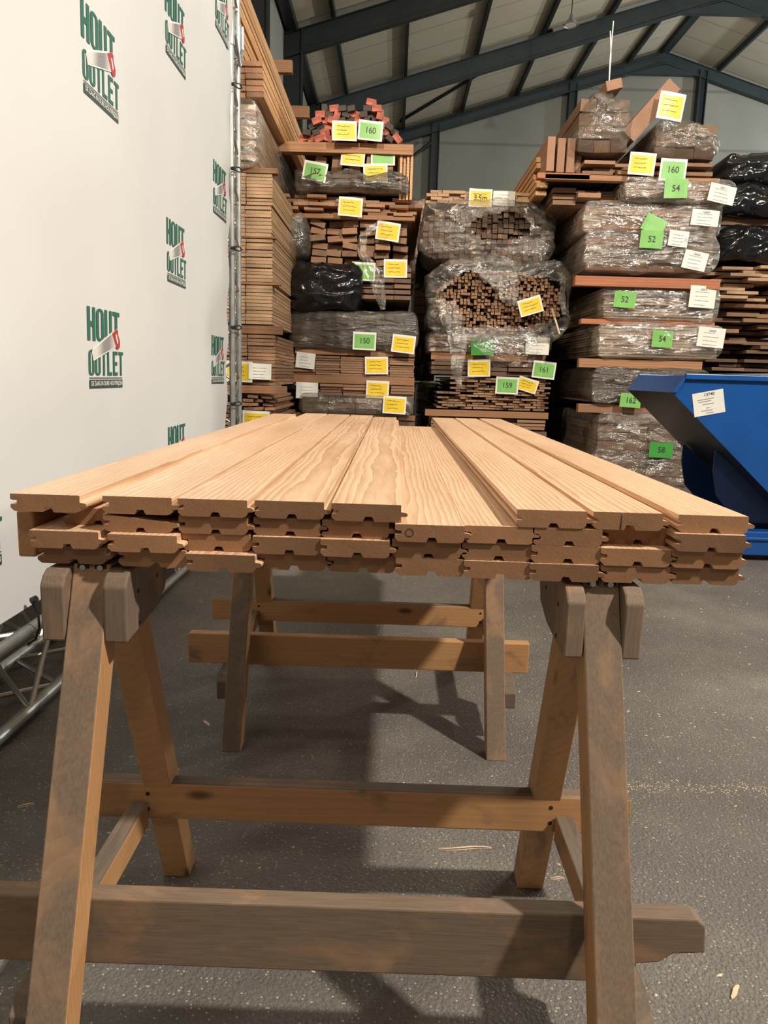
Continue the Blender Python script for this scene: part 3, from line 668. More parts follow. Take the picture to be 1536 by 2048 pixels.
# ------------------------------------------------------------------ blue tipping skip
def skip():
    Y0, Y1 = 6.05, 7.2
    q = lambda px, py, Y=Y0: at(px, py, Y)
    t = tag(empty('tipping_skip', (3.4, (Y0+Y1)/2, 0)), 'blue steel tipping skip with slanted belly at the right edge, pale sheet taped on', 'skip')
    ztop = q(1420, 752).z; xl = q(1345, 785).x; zl = q(1345, 785).z; xt = q(1372, 752).x
    xr = 4.7; xb, zb = q(1536, 985).x, q(1536, 985).z
    sl = (zb-zl)/(xb-xl); xbot = xl+(0.30-zl)/sl
    xbot = min(xbot, 3.9)
    side = [(xl, zl), (xt, ztop), (xr, ztop), (xr, 0.34), (xl+(0.34-zl)/sl, 0.34)]
    for Y, nm in ((Y0, 'side_panel'), (Y1, 'side_panel')):
        o = MB(); o.prism(side, 'Y', Y, Y+0.006); pnl = o.build(nm, M['blue'], t, loc=(xl, Y, zl))
        r_ = MB(); r_.box((xt-0.01, Y-0.03, ztop-0.03), (xr, Y+0.02, ztop+0.012)); r_.build('rim', M['blue'], pnl, bevel=0.004)
    o = MB(); o.prism([(xl-0.004, zl), (xt-0.004, ztop), (xt+0.012, ztop), (xl+0.03, zl)], 'Y', Y0-0.02, Y1+0.01); o.build('pouring_lip', M['blue'], t, bevel=0.003)
    # slanted belly
    nx = (0.34-zl)/sl
    o = MB(); o.prism([(xl, zl), (xl+nx, 0.34), (xl+nx+0.02, 0.34), (xl+0.02, zl)], 'Y', Y0+0.004, Y1); o.build('belly_plate', M['skip_under'], t)
    o = MB(); o.box((xl+nx, Y0, 0.33), (xr, Y1, 0.345)); o.build('bottom_plate', M['blue_shade'], t)
    o = MB(); o.box((xr-0.01, Y0, 0.33), (xr, Y1, ztop)); o.build('rear_plate', M['blue_shade'], t)
    # chassis cradle under the belly
    cx0 = at(1402, 895, 6.6).x; zc = at(1402, 895, 6.6).z
    for Y in (Y0+0.25, Y1-0.2):
        P = [(cx0, zc), (cx0, zc-0.17), (cx0+0.05, 0.50), (cx0+0.22, 0.32), (cx0+0.3, 0.28), (xr-0.3, 0.28), (xr-0.3, 0.34), (xl+nx, 0.34)]
        P.append((cx0+0.12, zl+(cx0+0.12-xl)*sl))
        o = MB(); o.prism(P, 'Y', Y, Y+0.02); o.build('cradle_plate', M['blue_shade'], t)
    a = at(1440, 978, 6.35); c = at(1536, 1005, 6.35)
    d = (c-a).normalized(); o = MB(); o.tube(a, a+d*1.5, 0.022, 10); o.build('cross_bar', M['steel_light'], t)
    o = MB(); zz = at(1500, 1062, Y0+0.05).z
    x0 = at(1350, 1080, Y0+0.02).x
    o.box((x0, Y0+0.02, 0.05), (xr, Y0+0.16, zz)); o.box((x0-0.0, Y0+0.0, zz-0.07), (xr, Y0+0.02, zz-0.045)); o.build('fork_channel', M['blue'], t, bevel=0.006)
    o = MB(); o.box((x0, Y1-0.2, 0.05), (xr, Y1-0.06, zz)); o.build('fork_channel', M['blue_shade'], t, bevel=0.006)
    for x in (x0+0.25, xr-0.3):
        o = MB(); o.box((x-0.04, Y0+0.04, 0), (x+0.04, Y1-0.08, 0.05)); o.build('foot', M['blue_shade'], t)
    for x in (2.9, 3.5):
        o = MB(); o.box((x, Y0+0.26, zz), (x+0.05, Y0+0.30, 0.40)); o.build('strut', M['blue_shade'], t)
    # taped sheet with number
    c = q(1417, 806); o = MB(); W_, H_ = 0.245, 0.185; an = R(12)
    def rr(x, z, y=0.0): return (c.x+x*math.cos(an)-z*math.sin(an), c.y-0.003-y, c.z+x*math.sin(an)+z*math.cos(an))
    o.add([rr(-W_/2, -H_/2), rr(W_/2, -H_/2), rr(W_/2, H_/2), rr(-W_/2, H_/2), rr(-W_/2, -H_/2, .002), rr(W_/2, -H_/2, .002), rr(W_/2, H_/2, .002), rr(-W_/2, H_/2, .002)], [(0, 1, 2, 3), (4, 5, 6, 7), (0, 1, 5, 4), (1, 2, 6, 5), (2, 3, 7, 6), (3, 0, 4, 7)])
    sh = o.build('taped_sheet', M['sleeve'], t, loc=c)
    o = MB(); tv, tf = text_mesh('13740'); o.add([rr(x*0.034+0.01, 0.068+y*0.034, .004) for x, y in tv], tf)
    o.build('printed_number', M['ink'], sh, loc=c)
    o = MB()
    for (x, z, l_) in ((-.02, .035, .13), (-.03, .018, .10), (-.005, -.005, .09), (-.01, -.035, .03), (-.02, -.055, .09), (.0, -.075, .06)):
        o.add([rr(x-l_/2, z-.0022, .004), rr(x+l_/2, z-.0022, .004), rr(x+l_/2, z+.0022, .004), rr(x-l_/2, z+.0022, .004)], [(0, 1, 2, 3)])
    o.build('printed_lines', M['ink_grey'], sh, loc=c)
skip()

# ------------------------------------------------------------------ wrapping film, cards, packs
def film_shell(parent, X0, X1, Z0, Z1, Yf, depth, mat, amp=0.035, seed=0, hole=None, name='wrapping_film', bulge=0.04, round_=0.12, pinch=None):
    """film skin over the front of a pack, wrapping back over its four sides"""
    nx = max(16, int((X1-X0)/0.024)); nz = max(12, int((Z1-Z0)/0.022)); nd_ = 6
    cx_, cz_ = (X0+X1)/2, (Z0+Z1)/2; hx, hz = (X1-X0)/2, (Z1-Z0)/2
    o = MB(); idx = {}
    def P(i, j, k):
        u_ = 2*i/nx-1; v_ = 2*j/nz-1
        rr = min(round_, hx*.6, hz*.6)
        x = u_*hx; z = v_*hz
        ax = max(0, abs(x)-(hx-rr)); az = max(0, abs(z)-(hz-rr))
        dd = math.hypot(ax, az)
        if dd > rr and ax > 0 and az > 0:
            x = math.copysign(hx-rr+ax*rr/dd, x); z = math.copysign(hz-rr+az*rr/dd, z)
        e = max(abs(u_), abs(v_))
        y = Yf-bulge*(1-e**4)+(k/nd_)*depth+0.02*e**6
        s = Vector((cx_+x, y, cz_+z))
        nv = noise.noise_vector(Vector((s.x*3.1, s.y*2.0, s.z*5.3))+Vector((seed*7.7, 0, 0)))
        n2 = noise.noise_vector(Vector((s.x*9, s.y*6, s.z*15))+Vector((0, seed*3.1, 0)))
        q3 = noise.noise(Vector((s.x*4+seed, s.y*3, s.z*11))); q4 = noise.noise(Vector((s.x*11, s.y*8+seed, s.z*21)))
        a = amp*(nv*0.9+Vector((0, 1, 0.4))*((1-abs(q3)*2.2)*0.5+(1-abs(q4)*2.2)*0.28)+n2*0.12)
        out = Vector((math.copysign(1, x)*(abs(u_)**8), -1 if k == 0 else 0, math.copysign(1, z)*(abs(v_)**8)))
        s += Vector((a.x, -abs(a.y)*1.0 if k == 0 else a.y, a.z))+out*0.012
        if pinch: s = pinch(s, u_, v_, k)
        return s
    def vid(i, j, k):
        key = (i, j, k)
        if key not in idx: idx[key] = len(o.v); o.v.append(P(i, j, k))
        return idx[key]
    for i in range(nx):
        for j in range(nz):
            u_ = 2*(i+.5)/nx-1; v_ = 2*(j+.5)/nz-1
            if hole and hole(u_, v_): continue
            o.f.append([vid(i, j, 0), vid(i+1, j, 0), vid(i+1, j+1, 0), vid(i, j+1, 0)]); o.m.append(0)
    for k in range(nd_):
        for i in range(nx):
            for j in (0, nz): o.f.append([vid(i, j, k), vid(i+1, j, k), vid(i+1, j, k+1), vid(i, j, k+1)]); o.m.append(0)
        for j in range(nz):
            for i in (0, nx): o.f.append([vid(i, j, k), vid(i, j+1, k), vid(i, j+1, k+1), vid(i, j, k+1)]); o.m.append(0)
    return o.build(name, mat, parent, smooth=True, loc=(cx_, Yf, cz_))
def ribbon(parent, pts, mat, seed=0, name='loose_film', curl=0.5, sub=14):
    """hanging torn strip of film; pts = (px, py, width_px, Y)"""
    o = MB(); n_ = 10
    P_ = []
    for a, b_ in zip(pts, pts[1:]):
        for k in range(sub):
            t = k/sub; P_.append([a[i]*(1-t)+b_[i]*t for i in range(4)])
    P_.append(list(pts[-1]))
    for r_, (px, py, wd, Y) in enumerate(P_):
        for i in range(n_+1):
            t = i/n_-0.5; p = at(px+wd*t, py, Y)
            nv = noise.noise_vector(Vector((p.x*8+seed, p.y, p.z*5)))
            p += Vector((nv.x*0.03, -0.05*curl*math.cos(t*3.1)+nv.y*0.06+0.02*math.sin(i*2.1+r_*.4), nv.z*0.02))
            o.v.append(p)
    for r_ in range(len(P_)-1):
        for i in range(n_):
            a = r_*(n_+1)+i; o.f.append([a, a+1, a+n_+2, a+n_+1]); o.m.append(0)
    return o.build(name, mat, parent, smooth=True)

def card(parent, px, py, Y, kind, txt=None, w_=0.285, h_=0.215, rot=0.0, tilt=0.0, lines=0):
    c = at(px, py, Y); an = R(rot)-0.02
    def rr(x, z, y=0.0):
        cur = 0.012*math.cos(x/w_*3.0+px)
        return Vector((c.x+x*math.cos(an)-z*math.sin(an), c.y-y+cur+tilt*z, c.z+x*math.sin(an)+z*math.cos(an)))
    def sheet(ww, hh, y, t_, mat, nm, par, off=(0, 0)):
        o = MB(); n_ = 6; vs = []
        for yy in (y, y+t_):
            for i in range(n_+1):
                for zz in (-hh/2, hh/2): vs.append(rr(off[0]+ww*(i/n_-.5), off[1]+zz, yy))
        S_ = 2*(n_+1); fs = []
        for i in range(n_):
            a = 2*i; fs += [(a, a+2, a+3, a+1), (S_+a, S_+a+1, S_+a+3, S_+a+2), (a, a+2, S_+a+2, S_+a), (a+1, S_+a+1, S_+a+3, a+3)]
        fs += [(0, 1, S_+1, S_), (2*n_, S_+2*n_, S_+2*n_+1, 2*n_+1)]
        o.add(vs, fs); return o.build(nm, mat, par, loc=c)
    mats = {'Y': M['yellow'], 'G': M['green'], 'D': M['greend'], 'W': M['sleeve'], 'F': M['green']}
    lbl = {'Y': 'yellow price card in a white-edged sleeve', 'G': 'green number card in a white-edged sleeve', 'D': 'green number sheet under film', 'W': 'white delivery sheet', 'F': 'bright green number sheet'}[kind]
    if kind in 'YG':
        s = sheet(w_, h_, 0, 0.003, M['sleeve'], 'price_card', parent)
        sheet(w_*0.86, h_*0.78, 0.0035, 0.001, mats[kind], 'paper', s, (0.0, -0.004))
    else:
        s = sheet(w_, h_, 0, 0.003, mats[kind], 'price_card', parent)
    s['label'] = lbl
    o = MB(); rn = random.Random(int(px*7+py))
    if txt:
        tv, tf = text_mesh(txt); sc_ = 0.095 if kind != 'W' else 0.036
        zo = 0 if kind != 'W' else h_*0.33
        o.add([rr(x*sc_*0.9, y*sc_+zo, 0.0065) for x, y in tv], tf)
    if kind == 'Y' or lines:
        rows = 3 if kind == 'Y' else lines
        for q in range(rows):
            z = h_*(0.22-0.2*q); x = -w_*0.3
            while x < w_*rn.uniform(0.1, 0.3):
                l_ = rn.uniform(0.008, 0.022); th = 0.0028 if kind == 'Y' else 0.002
                dz = rn.uniform(-0.008, 0.008) if kind == 'Y' else 0
                o.add([rr(x, z-th, .0065), rr(x+l_, z+dz-th, .0065), rr(x+l_, z+dz+th, .0065), rr(x, z+th, .0065)], [(0, 1, 2, 3)]); x += l_+rn.uniform(0.0, 0.008)
    if o.v: o.build('handwriting' if kind != 'W' else 'print', M['ink'] if kind != 'W' else M['ink_grey'], s, loc=c)
    return s

BOXC = {}
def box_mesh(w_, l_, h_, mat, end=None):
    k = (round(w_, 3), round(l_, 2), round(h_, 3), mat.name, end.name if end else '')
    if k not in BOXC:
        o = MB(); o.box((-w_/2, 0, -h_/2), (w_/2, l_, h_/2), mis=[0, 0, 1 if end else 0, 0, 0, 0])
        BOXC[k] = o.mesh('board', [mat, end] if end else [mat])
    return BOXC[k]
def rect_at(x0, x1, y0, y1, Y):
    xm, ym = (x0+x1)/2, (y0+y1)/2
    return at(x0, ym, Y).x, at(x1, ym, Y).x, at(xm, y1, Y).z, at(xm, y0, Y).z
def pack(label, px, Y, cols, rows, mat, L=4.0, jy=0.03, jx=0.002, gap=0.10, wgap=0.02, film_=None, hole=None, stickers=(), end=None, skipf=None, famp=0.035, name='board_pack', part='board', cat='timber pack', fd=0.7, bulge=0.04, brick=0.0, zb=None, fr=0.12, fm=0.02, jr=0.0, pinch=None):
    X0, X1, Z0, Z1 = rect_at(*px, Y)
    if zb is not None: Z0 = zb
    t = tag(empty(name, ((X0+X1)/2, Y, Z0)), label, cat)
    cw = (X1-X0)/cols; ch = (Z1-Z0)/rows
    me = box_mesh(cw*(1-wgap), L, ch*(1-gap), mat, end); rn = random.Random(int(px[0]*13+px[2]))
    cells = []
    for r_ in range(rows):
        for c_ in range(cols):
            off = brick*cw*((r_ % 2)-.5)
            x = X0+(c_+.5)*cw+off+rn.uniform(-jx, jx); z = Z0+(r_+.5)*ch
            if skipf and skipf(2*(c_+.5)/cols-1, 2*(r_+.5)/rows-1, rn): continue
            cells.append((x, Y+abs(rn.gauss(0, jy)), z, rn.gauss(0, jr) if jr else 0.0))
    rn.shuffle(cells) if len(cells) > 100 else None
    for x, y, z, a in cells[:100]:
        link(part, me, (x, y, z), t, (0, a, 0))
    if len(cells) > 100:
        o = MB()
        for x, y, z, a in cells[100:]:
            o.box((x-cw*(1-wgap)/2, y, z-ch*(1-gap)/2), (x+cw*(1-wgap)/2, y+L, z+ch*(1-gap)/2))
        o.build(part, mat, t)['kind'] = 'stuff'
    if film_:
        film_shell(t, X0-fm, X1+fm, Z0-fm*.6, Z1+fm, Y-0.02, fd, M[film_], famp, seed=px[0]*.37+px[2], hole=hole, bulge=bulge, round_=fr, pinch=pinch)
    for s in stickers: card(t, s[0], s[1], s[7] if len(s) > 7 else Y-0.11 if film_ else Y-0.03, s[2], s[3] if len(s) > 3 else None, rot=s[4] if len(s) > 4 else 0, w_=s[5] if len(s) > 5 else 0.285, h_=s[6] if len(s) > 6 else 0.215, lines=4 if s[2] == 'W' else 0)
    return t
def bearer(label, px, Y, dep=0.10, mat='bearer', group=None):
    X0, X1, Z0, Z1 = rect_at(*px, Y)
    o = MB(); o.box((X0, Y, Z0), (X1, Y+dep, Z1)); return tag(o.build('bearer_beam', M[mat], None, bevel=0.003, loc=((X0+X1)/2, Y, Z0)), label, 'beam', group)
# ------------------------------------------------------------------ stack A: behind the banner's far edge
YA = 8.0
pack('long orange planks on top of the narrow stack beside the banner', (385, 478, -70, 112), YA, 3, 11, M['plank'], L=5.6, jy=0.05, gap=0.22, jx=0.012)
pack('rough brown planks beneath the long orange planks, beside the banner', (385, 526, 118, 193), YA, 4, 6, M['plank'], L=5.4, jy=0.03, gap=0.2, end=M['pack'], jx=0.01)
pack('plank bundle in torn clear film, beside the banner edge', (385, 512, 205, 333), YA, 3, 9, M['pack_light'], L=5.0, film_='film_white', fd=3.0, jy=0.04)
bearer('short bearer beam under the film-torn bundle beside the banner', (385, 555, 334, 345), YA)
pack('even boards in two columns, upper bundle of the narrow stack', (385, 545, 345, 408), YA, 3, 9, M['pack_light'], L=4.5, jy=0.01, jx=0.004, gap=0.14)
pack('even boards in two columns, second bundle of the narrow stack', (385, 543, 410, 471), YA, 3, 8, M['pack_light'], L=4.5, jy=0.01, jx=0.004, gap=0.14)
bearer('thin sticker beam with a pale end poking out, narrow stack middle', (385, 551, 471, 475), YA)
pack('even boards in two columns, third bundle of the narrow stack', (385, 545, 476, 562), YA, 3, 12, M['pack_light'], L=4.5, jy=0.01, jx=0.004, gap=0.14)
bearer('thin sticker beam lower in the narrow stack with a pale protruding end', (385, 561, 563, 568), YA)
pack('even boards in two columns, fourth bundle of the narrow stack', (385, 544, 569, 647), YA, 3, 11, M['pack_light'], L=4.5, jy=0.01, jx=0.004, gap=0.14)
bearer('dark bearer beam sticking out at the middle of the narrow stack', (385, 563, 650, 667), YA)
pack('slightly bowed brown boards with a white sheet, lower bundle of the narrow stack', (385, 550, 668, 768), YA, 3, 14, M['pack'], L=4.5, jy=0.012, jx=0.006, gap=0.14, stickers=[(520, 743, 'W', None, 0, .235, .165), (478, 743, 'Y')])
bearer('dark bearer beam above the loose lath at the foot of the narrow stack', (385, 572, 770, 786), YA)
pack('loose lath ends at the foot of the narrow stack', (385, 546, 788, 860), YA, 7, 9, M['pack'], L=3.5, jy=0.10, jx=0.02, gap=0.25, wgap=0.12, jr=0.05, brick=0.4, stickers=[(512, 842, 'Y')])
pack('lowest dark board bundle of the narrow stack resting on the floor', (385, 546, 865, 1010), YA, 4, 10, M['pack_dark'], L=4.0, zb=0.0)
bearer('bearer stub poking out sideways from the orange planks, upper one', (520, 584, 119, 144), 11.0, 0.1)
bearer('bearer stub poking out sideways from the orange planks, lower one', (560, 618, 211, 234), 12.6, 0.1)

# ------------------------------------------------------------------ stack B: behind the left half of the board stack
YBk = 9.5
prof = [(604, 276), (612, 245), (640, 214), (668, 204), (700, 208), (722, 214), (745, 196), (762, 200), (780, 230), (796, 256)]
def top_y(x):
    for (a, ya), (c, yc) in zip(prof, prof[1:]):
        if a <= x <= c: return ya+(yc-ya)*(x-a)/(c-a)
    return 999
rn = random.Random(21)
bm_red = box_mesh(0.112, 3.0, 0.072, M['pack'], M['red_end']); bm_blk = box_mesh(0.090, 3.0, 0.060, M['pack_dark'], M['black_end'])
yy = 276; row = 0
while yy > 185:
    xx = 606+(row % 2)*9
    while xx < 796:
        if yy-5 > top_y(xx):
            p = at(xx+rn.uniform(-2, 2), yy, YBk+rn.uniform(-0.06, 0.04))
            red = rn.random() < 0.68
            slope = -0.5*(xx-745)/60 if xx > 742 else (0.5*(640-xx)/60 if xx < 640 else 0.0)
            q = link('batten', bm_red if red else bm_blk, p, None, (0, rn.uniform(-0.35, 0.35)-slope*1.1+(math.pi/2 if rn.random() < 0.15 else 0), 0))
            if red: tag(q, 'short batten with a red painted end, in the heap on top of the second stack', 'batten', 'red-ended battens heaped on the second stack')
            else: tag(q, 'dark-ended batten between red ones in the heap on top of the second stack', 'batten', 'dark-ended battens in the red heap')
        xx += 17.2
    yy -= 12.0; row += 1
bearer('long tan crossbeam under the heap of red-ended battens', (548, 827, 285, 306), YBk-0.03, 0.14, 'bearer')
bt = pack('jumbled planks on edge under the long crossbeam', (622, 790, 307, 346), YBk, 5, 1, M['pack'], L=3.5, jy=0.08, jx=0.03, wgap=0.35, jr=0.12, stickers=[(689, 262, 'Y', None, 2, .285, .215, YBk-.14), (741, 261, 'G', '160', -3, .285, .215, YBk-.14), (706, 313, 'Y', None, -3, .285, .215, YBk-.005), (766, 311, 'G', None, 2, .285, .215, YBk-.005)])
pack('upright orange planks at the right end under the long crossbeam', (798, 826, 306, 404), YBk, 4, 1, M['plank'], L=3.5, jy=0.02, wgap=0.3)
pack('dark boards in a loose smoky film under the jumbled planks', (592, 812, 347, 384), YBk, 6, 4, M['pack_dark'], L=4.0, film_='film_dark', hole=lambda u, v: v > 0.72 and abs(u) < .6, famp=0.06, bulge=0.08,
     stickers=[(630, 343, 'G', '157', -9), (751, 347, 'Y', None, 4)])
pack('loose orange-lit boards in long rows, second stack below the smoky film', (548, 829, 387, 428), YBk-0.06, 7, 5, M['plank'], L=4.2, jy=0.12, jx=0.05, gap=0.25, wgap=0.04, brick=0.5, end=M['pack'], stickers=[(701, 414, 'Y', None, -2)])
bearer('brown crossbeam halfway up the second stack', (560, 830, 429, 438), YBk)
bt = pack('tumbled tilted planks in a torn clear film, second stack', (620, 815, 440, 528), YBk+0.05, 6, 6, M['pack'], L=4.0, jy=0.10, jx=0.02, gap=0.2, wgap=0.08, jr=0.10, stickers=[(776, 463, 'Y', None, -6), (791, 537, 'Y', None, 2)])
film_shell(bt, at(560, 480, YBk).x, at(618, 480, YBk).x, at(590, 520, YBk).z, at(590, 432, YBk).z, YBk-0.05, 1.0, M['film_dense'], 0.05, 5, bulge=0.08)
ribbon(bt, [(765, 440, 22, YBk-0.2), (728, 470, 20, YBk-0.25), (722, 505, 18, YBk-0.25), (748, 545, 38, YBk-0.3), (757, 580, 26, YBk-0.25), (766, 620, 8, YBk-0.2)], M['film_white'], 3)
pack('half-hidden light boards right of the black plastic, second stack', (722, 822, 532, 600), YBk+0.02, 3, 6, M['pack_dark'], L=4.0, jy=0.05, gap=0.3, stickers=[(727, 543, 'G')])
def black_lump(label, px, Y, depth=2.0, seed=1, amp=0.07):
    X0, X1, Z0, Z1 = rect_at(*px, Y)
    t = tag(empty('plastic_covered_bundle', ((X0+X1)/2, Y, Z0)), label, 'timber pack')
    film_shell(t, X0, X1, Z0, Z1, Y, depth, M['black_film'], amp, seed, bulge=0.10, round_=0.2, name='black_plastic_sheet')
    o = MB(); o.box((X0+.05, Y+.08, Z0+.03), (X1-.05, Y+depth, Z1-.05)); o.build('board', M['pack_dark'], t)
    return t
black_lump('bundle covered in shiny black plastic in the middle of the second stack', (577, 722, 530, 622), YBk-0.05, 2.0, 3)
pack('dark boards shrouded in dull smoky film below the black plastic', (584, 832, 626, 698), YBk, 4, 6, M['pack_dark'], L=4.0, film_='film_dark', famp=0.03, stickers=[(729, 682, 'G', '150', 0), (807, 688, 'Y', None, -4)])
bearer('dark red-brown bearer under the smoky film pack, second stack', (590, 830, 700, 711), YBk, 0.1)
pack('flat thin boards in five columns with a grey sheet and a yellow card', (581, 829, 713, 751), YBk, 5, 8, M['pack'], L=4.0, jy=0.02, jx=0.006, gap=0.16, stickers=[(611, 721, 'W', None, -4, .24, .19), (753, 731, 'Y', None, 3)])
bearer('deep brown bearer between the two flat board bundles low in the second stack', (584, 829, 752, 768), YBk+0.01, 0.1)
pack('flat thin boards in five columns, lower of two bundles with a white sheet', (590, 829, 769, 792), YBk, 5, 4, M['pack'], L=4.0, jy=0.03, jx=0.01, gap=0.18, stickers=[(614, 781, 'W', None, 0, .27, .20), (755, 779, 'Y', None, 0)])
pack('low bundle in crumpled clear film right behind the far board ends', (604, 818, 796, 828), YBk-0.05, 4, 3, M['pack_dark'], L=4.0, film_='film_dense', stickers=[(789, 810, 'Y', None, -1)])
bearer('bearer beam under the crumpled film bundle behind the board ends', (574, 830, 828, 838), YBk, 0.1)
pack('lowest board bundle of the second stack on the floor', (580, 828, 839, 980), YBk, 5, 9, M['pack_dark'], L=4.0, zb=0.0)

# ------------------------------------------------------------------ stack C: middle
YC = 9.7
pack('small pale lath ends on top of the middle stack', (857, 1062, 382, 408), YC+0.1, 9, 4, M['pack_light'], L=3.5, jy=0.03, jx=0.006, gap=0.1, brick=0.4, stickers=[(961, 396, 'Y', '3.5m', 0), (1008, 397, 'W', None, 0, .27, .17)])
pack('slumped batten bundle under grey film, upper middle stack', (846, 1102, 412, 530), YC, 24, 11, M['pack_dark'], L=3.8, jy=0.06, gap=0.15, wgap=0.1, film_='film_dense', famp=0.07, bulge=0.10, fr=0.35, jr=0.05,
     hole=lambda u, v: (u-.2)**2/.45**2+(v-.15)**2/.45**2 < 1, skipf=lambda u, v, r: abs(u)**3+abs(v)**3 > 0.95, part='batten')
t = pack('big bundle of small square stick ends inside torn ring-like clear film', (872, 1122, 541, 668), YC-0.1, 36, 20, M['pack'], L=3.8, jy=0.06, jx=0.006, gap=0.16, wgap=0.2, part='batten', jr=0.08,
     skipf=lambda u, v, r: abs(u)**2.6+abs(v)**2.6 > 1.0 or r.random() < 0.08, film_='film_dense', famp=0.06, bulge=0.06, fr=0.3, fm=0.10,
     hole=lambda u, v: (u-.06)**2/.88**2+(v+.0)**2/.78**2 < 1+0.12*math.sin(u*9) and not (v > .35 and -.3 < u < .45 and v > .5+.3*abs(u)), stickers=[(1061, 612, 'Y', None, 19, .29, .20, YC-.25)])
ribbon(t, [(890, 600, 40, YC-0.2), (905, 640, 48, YC-0.25), (918, 690, 36, YC-0.25), (912, 735, 26, YC-0.25), (924, 775, 6, YC-0.2)], M['film_white'], 9)
ribbon(t, [(1120, 545, 14, YC-0.2), (1124, 580, 14, YC-0.2), (1126, 630, 10, YC-0.2)], M['film_white'], 4)
ribbon(t, [(985, 655, 150, YC-0.15), (1000, 680, 150, YC-0.22), (1020, 705, 110, YC-0.25), (1025, 735, 70, YC-0.22)], M['film'], 14)
ribbon(t, [(985, 540, 90, YC-0.2), (1010, 570, 60, YC-0.25), (1020, 600, 34, YC-0.25), (1028, 612, 6, YC-0.2)], M['film_white'], 24)
a = at(1104, 617, YC-0.3); c = at(1119, 668, YC-0.3)
b = MB(); b.tube(a, c, 0.012, 8); tag(b.build('loose_stick', M['splinter'], None, loc=c), 'thin pale stick leaning beside the bundle of square stick ends', 'stick')
pack('two columns of flat boards with a green sheet and a white label, middle stack', (858, 1095, 672, 706), YC, 2, 6, M['pack'], L=3.8, jy=0.02, gap=0.2, film_='film', stickers=[(965, 693, 'D', None, 3), (1075, 692, 'W', None, 0, .29, .21)])
bearer('brown bearer beam under the two-column boards, middle stack', (862, 1092, 708, 722), YC, 0.1)
pack('boards seen only as a dark band behind the torn film, middle stack', (862, 1094, 724, 752), YC, 3, 3, M['pack_dark'], L=3.8, jy=0.04, gap=0.2, stickers=[(958, 736, 'Y', None, 3), (1088, 740, 'G', '161', -4)])
pack('thin loose strips stacked like slates at the bottom of the middle stack', (880, 1096, 756, 820), YC, 9, 13, M['pack'], L=3.6, jy=0.05, jx=0.02, gap=0.22, wgap=0.05, brick=0.5, skipf=lambda u, v, r: r.random() < 0.06 or (u < -.85 and v > .1), stickers=[(1014, 771, 'G', '159', 0), (1055, 770, 'Y', None, -14, .26, .17, YC-.02)])
bearer('thick bearer beam under the thin loose strips, middle stack', (850, 1097, 822, 835), YC, 0.1)
pack('short boards with pale ends at the foot of the middle stack', (862, 1092, 837, 858), YC, 4, 3, M['pack'], L=3.6, jy=0.05, gap=0.2)
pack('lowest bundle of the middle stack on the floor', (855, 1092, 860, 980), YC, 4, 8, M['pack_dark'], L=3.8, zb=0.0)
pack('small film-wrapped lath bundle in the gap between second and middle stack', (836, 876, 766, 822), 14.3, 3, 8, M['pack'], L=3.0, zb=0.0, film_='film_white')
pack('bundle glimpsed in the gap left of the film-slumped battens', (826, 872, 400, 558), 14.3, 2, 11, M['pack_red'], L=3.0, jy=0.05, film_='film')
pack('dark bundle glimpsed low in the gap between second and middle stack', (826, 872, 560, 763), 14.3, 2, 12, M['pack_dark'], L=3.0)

# ------------------------------------------------------------------ stack D: right of centre
YD = 9.0
t = pack('plank bundle wrapped in bulging dusty film, left one on the summit of the right stack', (1160, 1258, 195, 305), YD, 3, 4, M['pack_dark'], L=3.0, film_='film_dense', famp=0.06, fr=0.35, bulge=0.12, fd=1.6, jr=0.03,
     pinch=lambda s, u, v, k: s+Vector((-(v+1)*.0+(.10*(v) if u < 0 else -.14*max(0, v)), 0, 0)))
o = MB(); c = at(1226, 172, YD-0.05)
b = MB(); an = 0.45
def rot_box(cx_, cz_, w_, h_, Y, L, an): return [(cx_+x*math.cos(an)-z*math.sin(an), y, cz_+x*math.sin(an)+z*math.cos(an)) for z, y, x in ((-h_/2, Y, -w_/2), (-h_/2, Y, w_/2), (-h_/2, Y+L, w_/2), (-h_/2, Y+L, -w_/2), (h_/2, Y, -w_/2), (h_/2, Y, w_/2), (h_/2, Y+L, w_/2), (h_/2, Y+L, -w_/2))]
b.hexa(rot_box(c.x, c.z, 0.17, 0.10, YD-0.1, 3.2, 0.25)); b.build('board', M['pack_red'], t)
c = at(1303, 220, YD)
b = MB(); b.hexa(rot_box(c.x, c.z, 0.72, 0.17, YD, 3.2, R(50))); tag(b.build('tilted_plank', M['pack_red'], None, loc=c), 'thick reddish plank leaning steeply between the two film lumps on the right stack', 'plank')
pack('plank bundle in wrinkled clear film, right one on the summit of the right stack', (1312, 1432, 248, 318), YD, 3, 3, M['pack_dark'], L=3.0, film_='film_dense', famp=0.07, fr=0.3, bulge=0.12, fd=1.6, jr=0.04,
     stickers=[(1342, 213, 'Y', None, -6, .285, .28, YD-.1)], pinch=lambda s, u, v, k: s+Vector((0, 0, -.10*(v+1)*max(0, u))))
for (px, pw) in ((1217, 1224), (1219, 1219)):
    pass
a = at(1218, 168, YD); b = MB(); b.path([a, at(1220, 120, YD), at(1227, 42, YD)], 0.006, 6); b.path([a, at(1222, 110, YD), at(1220.5, 62, YD)], 0.006, 6)
tag(b.build('binding_strap', M['sleeve'], None, loc=a), 'two thin white strap ends sticking straight up from the right stack', 'strap')
pack('square timber ends standing on the left shoulder of the right stack', (1097, 1172, 268, 345), YD, 4, 1, M['pack_red'], L=3.5, jy=0.08, wgap=0.18, jx=0.02)
pack('long planks lying left of the upright timber ends, catching light along their sides', (1075, 1098, 305, 390), YD+0.3, 1, 6, M['plank'], L=4.5, jy=0.2, gap=0.3)
